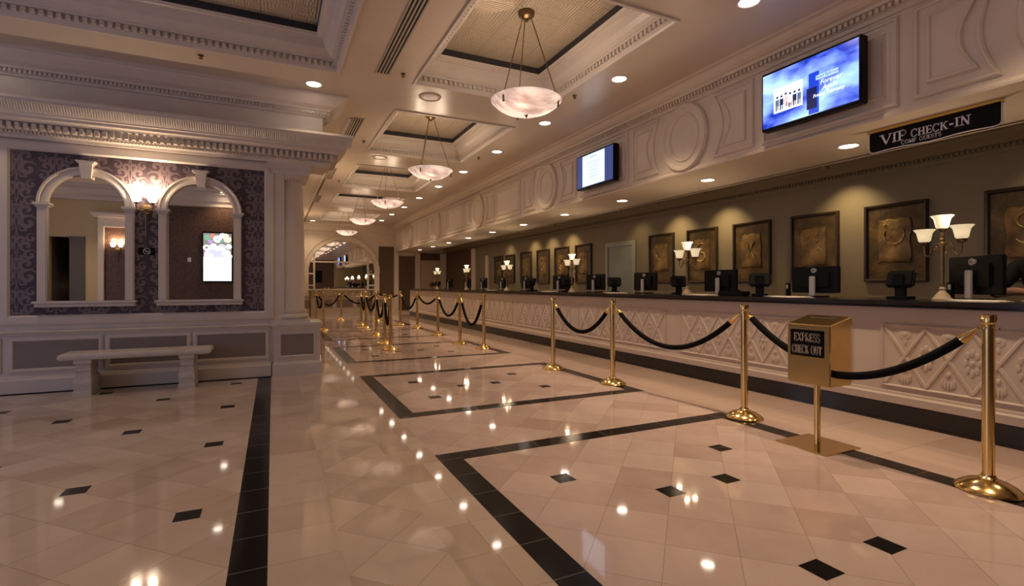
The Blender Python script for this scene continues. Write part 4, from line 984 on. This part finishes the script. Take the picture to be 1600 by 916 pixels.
# phone terminals
def terminal():
    t = thing('desk_terminal', '', 'terminal', (0, 0, 0), 0, 'black desk terminals between the monitors')
    bm = BM(); rbox(bm, -.09, .09, -.09, .09, 0, .025, .008); obj('foot', bm, BLACK, t)
    bm = BM(); rbox(bm, -.025, .025, -.045, .045, .02, .13, .008); obj('stem', bm, BLACK, t)
    bm = BM(); rbox(bm, -.03, .03, -.12, .12, -.085, .085, .02, 3); bmesh.ops.rotate(bm, verts=bm.verts, cent=(0, 0, 0), matrix=Matrix.Rotation(radians(18), 3, 'Y')); bmesh.ops.translate(bm, verts=bm.verts, vec=(0, 0, .19)); obj('display_head', bm, BLACK, t)
    bm = BM(); rbox(bm, -.055, -.03, -.05, .05, .12, .24, .008); obj('rear_bracket', bm, BLACKG, t)
    return t
te = terminal(); TL = ['black desk terminal on a stem, nearest, in front of the torn-plaque relief', 'black desk terminal turned sideways, left of the second nearest monitor', 'black desk terminal beside the second candelabra', 'black desk terminal in front of the grey doorway', 'black desk terminal right of the sixth nearest monitor', 'black desk terminal between the sixth and seventh monitors', 'small black desk terminal beside the farthest candelabra']
for k, (y, r, s) in enumerate(zip((2.77, 4.33, 5.72, 7.29, 8.85, 10.45, 17.9), (0, 35, 60, 50, 30, 10, 50), (1, 1.05, 1, 1, 1.1, 1.1, 1))):
    if k == 0: te.location = (5.5, y, CT); te['label'] = TL[0]; te.rotation_euler = (0, 0, 0)
    else: o = dup(te, (5.5, y, CT), radians(r), TL[k]); o.scale = (s, s, s)
# printer tray like box beside the second terminal, phones, papers
t = thing('receipt_printer', 'low black receipt printer beside the sideways terminal', 'printer', (5.36, 4.60, CT), radians(10))
bm = BM(); rbox(bm, -.1, .1, -.17, .17, 0, .055, .012); obj('body', bm, BLACK, t)
bm = BM(); rbox(bm, -.06, .06, -.06, .06, .055, .075, .008); obj('lid', bm, BLACKG, t)
for y, lab in ((2.40, 'small card reader on the left edge of the nearest monitor'), (3.99, 'small card reader beside the second nearest monitor')):
    t = thing('card_reader', lab, 'card reader', (5.56, y, CT), 0, 'card readers by the monitors')
    bm = BM(); rbox(bm, -.02, .02, -.025, .025, 0, .16, .008); obj('body', bm, BLACK, t)
    bm = BM(); rbox(bm, -.025, -.018, -.012, .012, .09, .14, .003); obj('label_plate', bm, SILVER, t)
for y, x, L, lab in ((2.05, 5.2, .34, 'white papers lying in front of the nearest monitor'), (1.66, 5.42, .30, 'white paper pad at the right edge beside the dark-clothed person'), (3.72, 5.2, .42, 'white papers lying in front of the second nearest monitor'), (4.98, 5.2, .36, 'white papers in front of the third nearest monitor'), (6.85, 5.2, .36, 'white papers in front of the fourth nearest monitor'), (9.1, 5.2, .36, 'white papers left of the third candelabra'), (12.3, 5.25, .3, 'white papers near the fourth candelabra')):
    bm = BM()
    for k in range(3):
        t_ = BM(); box(t_, -.11, .11, -L/2, L/2, .003*k, .003*k+.0025); merge(bm, t_, Matrix.Rotation(radians(4*k-3), 4, 'Z') @ Matrix.Translation((.01*k, .02*k, 0)))
    o = obj('paper_stack', bm, PAPER, loc=(x, y, CT+.0005)); tag(o, lab, 'papers', 'papers on the desk')

# ================================================================== STANCHIONS AND ROPES
def stanchion():
    t = thing('brass_stanchion', '', 'stanchion', (0, 0, 0), 0, 'brass rope stanchions')
    bm = BM(); lathe(bm, [(0, 0), (.155, 0), (.158, .006), (.155, .013), (.135, .03), (.10, .052), (.06, .066), (.045, .070), (.045, .078), (.036, .085), (.034, .095), (0, .096)], 44); obj('base', bm, BRASS, t, 35)
    bm = BM(); lathe(bm, [(.030, .09), (.030, .96)], 28); obj('post', bm, BRASS, t, 60)
    bm = BM(); lathe(bm, [(.028, .955), (.031, .958), (.031, .968), (.028, .972), (.03, .978), (.037, .984), (.037, 1.022), (.034, 1.028), (.0, 1.03)], 28)
    for a in range(4): tube(bm, [(.034*cos(pi/2*a), .034*sin(pi/2*a), .955), (.05*cos(pi/2*a), .05*sin(pi/2*a), .958), (.05*cos(pi/2*a), .05*sin(pi/2*a), .945)], .004, 6)
    obj('rope_head', bm, BRASS, t, 35)
    return t
st = stanchion()
S = [(3.78, 1.45, 'brass stanchion closest to the camera at the right edge'), (3.86, 3.20, 'brass stanchion left of the express check out box'), (3.74, 4.99, 'brass stanchion third from the right in the desk row'), (3.64, 6.26, 'brass stanchion ending the near ropes, fourth from the right'),
     (3.61, 8.81, 'brass stanchion opening the far rope row in front of the desk'), (3.47, 9.76, 'brass stanchion second in the far rope row'), (3.60, 11.70, 'brass stanchion third in the far rope row'), (3.66, 13.85, 'brass stanchion fourth in the far rope row'), (3.50, 15.20, 'brass stanchion fifth in the far rope row, before the brown panel'), (3.22, 17.3, 'brass stanchion farthest, below the brown wall panel'),
     (1.98, 9.40, 'brass stanchion in the queue lane, nearest of the middle lane'), (2.08, 10.45, 'brass stanchion just behind the nearest middle-lane stanchion'), (2.25, 12.3, 'brass stanchion third in the middle queue lane'), (2.35, 14.4, 'brass stanchion fourth in the middle queue lane'), (2.39, 15.5, 'brass stanchion fifth in the middle queue lane'), (2.11, 17.97, 'brass stanchion standing alone before the big far mirror'), (1.21, 14.1, 'brass stanchion right beside the pedestal corner'), (1.25, 17.1, 'brass stanchion half hidden by the column')]
for k, (x, y, lab) in enumerate(S):
    if k == 0: st.location = (x, y, 0); st['label'] = lab
    else: dup(st, (x, y, 0), radians(17*k), lab)
def rope(label, p0, p1, sag, hooks=(True, True), r=.026):
    a, b_ = Vector(p0), Vector(p1); d = (b_-a); d.z = 0; d.normalize()
    if hooks[0]: a = a+d*.045
    if hooks[1]: b_ = b_-d*.045
    t = thing('velvet_rope', label, 'rope', a, 0, 'black velvet ropes')
    n = 40
    P = []
    for i in range(n+1):
        f = i/n; p = (b_-a)*f; p.z += -sag*4*f*(1-f)*(1 if all(hooks) else 1); P.append(p)
    i0 = 2 if hooks[0] else 0; i1 = n-2 if hooks[1] else n
    bm = BM(); tube(bm, P[i0:i1+1], r, 12); obj('rope_cord', bm, VELVET, t, 60)
    for on, seq in ((hooks[0], P[:i0+1]), (hooks[1], P[i1:][::-1])):
        if not on: continue
        bm = BM(); q = [seq[0], seq[0].lerp(seq[-1], .3), seq[0].lerp(seq[-1], .5), seq[-1], seq[-1]+(seq[-1]-seq[-2])*.25]
        tube(bm, q, [.007, .010, .021, .029, .029], 12); obj('brass_end', bm, BRASS, t, 40)
    return t
HZ_ = .945
def sp(i): return (S[i][0], S[i][1], HZ_)
BX0, BX1, BY0, BY1 = 3.57, 3.82, 2.24, 2.57
rope('black velvet rope between the third and fourth stanchions from the right', sp(3), sp(2), .36)
rope('long black velvet rope left of the stanchion beside the express box', sp(2), sp(1), .40)
# the two ropes that meet at the box
def rope_to(label, p0, p1, dip):
    a, b_ = Vector(p0), Vector(p1); d = b_-a; d.z = 0; d.normalize(); a = a+d*.045
    t = thing('velvet_rope', label, 'rope', a, 0, 'black velvet ropes'); n = 22; P = []
    for i in range(n+1):
        f = i/n; p = (b_-a)*f; zz = (b_.z-a.z)*(1-(1-f)**dip); p.z = zz; P.append(p)
    bm = BM(); tube(bm, P[2:], .027, 12); obj('rope_cord', bm, VELVET, t, 60)
    bm = BM(); tube(bm, [P[0], P[0].lerp(P[2], .5), P[2], P[2]+(P[2]-P[1])*.25], [.007, .018, .030, .030], 12); obj('brass_end', bm, BRASS, t, 40)
rope_to('black velvet rope from the closest stanchion to the right side of the express box', sp(0), (3.64, BY0-.002, .56), 2.0)
rope_to('short black velvet rope entering behind the left side of the express box', sp(1), (3.73, BY1+.002, .66), 1.5)
RL = [(4, 5, .52, 'deeply sagging black rope nearest in the far rope row'), (5, 6, .42, 'second black rope in the far rope row'), (6, 7, .22, 'shallow third black rope in the far rope row'), (7, 8, .42, 'fourth black rope in the far rope row'), (8, 9, .12, 'nearly straight farthest black rope of the desk row'), (10, 11, .5, 'black rope hanging edge-on at the nearest middle-lane stanchion'), (11, 12, .45, 'second black rope of the middle queue lane'), (12, 13, .40, 'third black rope of the middle queue lane'), (13, 14, .45, 'narrow U-shaped black rope of the middle queue lane'), (15, 9, .36, 'wide black rope crossing in front of the far wall'), (17, 15, .40, 'black rope right of the column, before the far mirror'), (17, 16, .4, 'steep black rope beside the column')]
for a, b_, sg, lab in RL: rope(lab, sp(a), sp(b_), sg)

# express check out box
t = thing('express_checkout_box', 'brass express check out drop box on a post with a square base', 'drop box', (3.70, 2.42, 0))
bm = BM(); rbox(bm, -.20, .20, -.20, .20, 0, .008, .002); obj('base_plate', bm, BRASS, t)
bm = BM(); lathe(bm, [(0, .008), (.024, .008), (.022, .02), (.022, .47), (0, .47)], 24); obj('post', bm, BRASS, t, 40)
x0, x1, y0, y1 = BX0-3.70, BX1-3.70, BY0-2.42, BY1-2.42
bm = BM(); v = [bm.verts.new(p) for p in ((x0, y0, .47), (x1, y0, .47), (x1, y1, .47), (x0, y1, .47), (x0, y0, .912), (x1, y0, .972), (x1, y1, .972), (x0, y1, .912))]
for f in ((0, 3, 2, 1), (4, 5, 6, 7), (0, 1, 5, 4), (1, 2, 6, 5), (2, 3, 7, 6), (3, 0, 4, 7)): bm.faces.new([v[i] for i in f])
bmesh.ops.bevel(bm, geom=list(bm.edges), offset=.007, segments=3, affect='EDGES'); bx = obj('box_body', bm, BRASS, t, 40)
bm = BM(); sl = (.972-.912)/(x1-x0)
def topz(x): return .912+(x-x0)*sl+.0012
quad(bm, [(x0+.16, y0+.07, topz(x0+.16)), (x0+.185, y0+.07, topz(x0+.185)), (x0+.185, y1-.07, topz(x0+.185)), (x0+.16, y1-.07, topz(x0+.16))]); obj('letter_slot', bm, SLOT, bx)
bm = BM(); rbox(bm, x0-.006, x0+.002, y0+.045, y1-.03, .675, .87, .002); pl = obj('sign_plate', bm, BLACK, t)
mpe = lambda u, v, h: (x0-.007-h, -u, v)
bm = BM(); uc = -(y0+y1+.015)/2
text(bm, mpe, 'EXPRESS', uc-.098, .785, .062, fit=.20, h=.0, thick=.16, thin=.09, serif=.13); text(bm, mpe, 'CHECK OUT', uc-.112, .695, .062, fit=.228, h=.0, thick=.16, thin=.09, serif=.13); obj('lettering', bm, LETTERG, pl)

# ================================================================== PEOPLE
def person(label, loc, rz, pose):
    t = thing('person', label, 'person', loc, rz)
    return t
# staff member at the right edge: leaning over the desk, forearm on the counter
t = thing('person', 'person in black clothes leaning over the desk at the right edge, forearm bare', 'person', (6.12, 1.90, 0), 0)
def hand(wx, wy, wz, dx, dy, r=.009):
    d = Vector((dx, dy, -.15)).normalized(); s = Vector((-d.y, d.x, 0)).normalized(); W = Vector((wx, wy, wz)); out = []
    palm = W+d*.06
    for i, (off, L) in enumerate(((-.030, .065), (-.010, .078), (.010, .073), (.028, .058))):
        k = palm+s*off*.9+d*.015; a = k+d*L*.5+Vector((0, 0, -.004)); b_ = a+d*L*.45+Vector((0, 0, -.018))
        out.append([(*W, .026), (*palm, .028), (*k, r*1.1), (*a, r), (*b_, r*.8)])
    th = W+d*.03-s*.03; out.append([(*W, .026), (*th, .013), (*(th+d*.035-s*.02), .010), (*(th+d*.06-s*.022+Vector((0, 0, -.012))), .008)])
    return out
hip, chest, neck = (.05, .0, .98), (-.08, .02, 1.32), (-.14, .0, 1.46)
body = [[(*hip, .13), (-.01, .01, 1.15, .125), (*chest, .13), (*neck, .055), (-.20, -.02, 1.55, .05), (-.23, -.03, 1.64, .095), (-.24, -.03, 1.70, .085)],
        [(*chest, .13), (-.11, .19, 1.37, .06), (-.16, .30, 1.22, .048), (-.20, .33, 1.125, .044), (-.33, .14, 1.15, .038), (-.44, .0, 1.135, .026)],
        [(*chest, .13), (-.11, -.19, 1.38, .06), (-.20, -.28, 1.18, .045), (-.36, -.20, 1.13, .036), (-.48, -.10, 1.13, .026)],
        [(*hip, .13), (.05, .11, .90, .095), (.03, .12, .50, .062), (.06, .13, .10, .042), (-.08, .14, .045, .038)],
        [(*hip, .13), (.05, -.11, .90, .095), (.03, -.12, .50, .062), (.06, -.13, .10, .042), (-.08, -.14, .045, .038)]]
body += hand(-.44, .0, 1.135, -.6, -.8)+hand(-.48, -.10, 1.13, -.9, .3)
skin('body', body, SKIN, t)
skin('black_shirt', [[(*hip, .15), (-.01, .01, 1.15, .145), (*chest, .15), (-.12, .0, 1.42, .075)], [(*chest, .15), (-.11, .19, 1.37, .082), (-.16, .30, 1.22, .075), (-.20, .33, 1.13, .066), (-.24, .27, 1.135, .056)], [(*chest, .15), (-.11, -.19, 1.38, .082), (-.20, -.28, 1.18, .064), (-.24, -.26, 1.17, .056)]], CLOTHB, t)
skin('black_trousers', [[(.05, 0, .98, .152), (.05, .11, .88, .112), (.03, .12, .50, .08), (.06, .13, .12, .062)], [(.05, 0, .98, .152), (.05, -.11, .88, .112), (.03, -.12, .50, .08), (.06, -.13, .12, .062)]], CLOTHB, t)
def head_bits(t, hx, hy, hz, face=-1):
    bm = BM(); lathe(bm, [(0, .12), (.05, .112), (.085, .08), (.103, .03), (.10, -.02), (.09, -.06), (.085, -.06), (.09, -.02), (.0, .02)], 20, (hx+.018, hy, hz)); obj('hair', bm, HAIR, t, 60)
    bm = BM()
    for s in (-1, 1): lathe(bm, [(0, -.008), (.009, 0), (0, .008)], 8, (hx-.088, hy+s*.032, hz+.005))
    obj('eyes', bm, HAIR, t, 60)
    bm = BM(); tube(bm, [(hx-.085, hy, hz+.015), (hx-.112, hy, hz-.025), (hx-.09, hy, hz-.03)], [.008, .014, .008], 8); 
    for s in (-1, 1): lathe(bm, [(0, -.03), (.012, -.01), (.014, .015), (0, .03)], 8, (hx, hy+s*.095, hz))
    obj('nose_and_ears', bm, SKIN, t, 60)
    bm = BM(); tube(bm, [(hx-.088, hy-.025, hz-.055), (hx-.095, hy, hz-.057), (hx-.088, hy+.025, hz-.055)], [.003, .006, .003], 6); obj('mouth', bm, plain('lips', (.35, .13, .11), .5) if 'lips' not in bpy.data.materials else bpy.data.materials['lips'], t, 60)
head_bits(t, -.235, -.03, 1.665)
# seated clerk at the far end of the desk
t = thing('person', 'tiny seated dark-haired person behind the far end of the desk', 'person', (6.15, 20.75, 0), 0)
hip, chest = (.0, 0, .52), (-.02, 0, .90)
body = [[(*hip, .13), (0, 0, .72, .12), (*chest, .125), (-.03, 0, 1.04, .05), (-.04, 0, 1.10, .048), (-.05, 0, 1.19, .092), (-.05, 0, 1.25, .085)],
        [(*chest, .125), (-.02, .19, .96, .058), (-.08, .24, .72, .045), (-.26, .16, .72, .034), (-.34, .12, .73, .025)],
        [(*chest, .125), (-.02, -.19, .96, .058), (-.08, -.24, .72, .045), (-.26, -.16, .72, .034), (-.34, -.12, .73, .025)],
        [(*hip, .13), (-.12, .10, .50, .09), (-.42, .11, .48, .065), (-.42, .11, .10, .042), (-.52, .12, .045, .036)],
        [(*hip, .13), (-.12, -.10, .50, .09), (-.42, -.11, .48, .065), (-.42, -.11, .10, .042), (-.52, -.12, .045, .036)]]
body += hand(-.34, .12, .73, -1, 0)+hand(-.34, -.12, .73, -1, 0)
skin('body', body, SKIN, t)
skin('dark_jacket', [[(*hip, .15), (0, 0, .72, .14), (*chest, .145), (-.03, 0, 1.0, .07)], [(*chest, .145), (-.02, .19, .96, .078), (-.08, .24, .72, .062), (-.24, .17, .72, .048)], [(*chest, .145), (-.02, -.19, .96, .078), (-.08, -.24, .72, .062), (-.24, -.17, .72, .048)]], CLOTHB, t)
head_bits(t, -.05, 0, 1.215)
t = thing('stool', 'dark stool under the seated person at the far desk end', 'stool', (6.15, 20.75, 0))
bm = BM(); lathe(bm, [(0, .36), (.19, .36), (.20, .38), (.19, .40), (0, .40)], 24); obj('seat', bm, BLACK, t, 40)
bm = BM(); lathe(bm, [(0, 0), (.2, 0), (.2, .015), (.03, .03), (.025, .36), (0, .36)], 20); obj('pedestal_base', bm, BLACK, t, 40)

# lamp and flowers seen through the passage in the left mirror
t = thing('table_lamp', 'small tan-shaded lamp in the dark passage seen in the left mirror', 'lamp', (-4.75, YN-1.2, .75))
bm = BM(); lathe(bm, [(0, 0), (.07, 0), (.07, .02), (.02, .04), (.03, .2), (.015, .35), (0, .36)], 16); obj('lamp_base', bm, BLACK, t, 40)
bm = BM(); lathe(bm, [(.14, .34), (.14, .50), (.135, .50), (.135, .34)], 20); obj('lamp_shade', bm, emit('tan lit shade', (.8, .6, .3), .12, (.45, .36, .2)), t, 40)
t = thing('side_table', 'dark side table in the passage under the small lamp', 'table', (-4.79, YN-1.2, 0))
bm = BM(); rbox(bm, -.17, .17, -.3, .3, .71, .75, .005); obj('tabletop', bm, BLACK, t)
for a in (-.14, .14):
    for c in (-.26, .26): bm = BM(); box(bm, a-.02, a+.02, c-.02, c+.02, 0, .71); obj('leg', bm, BLACK, t)
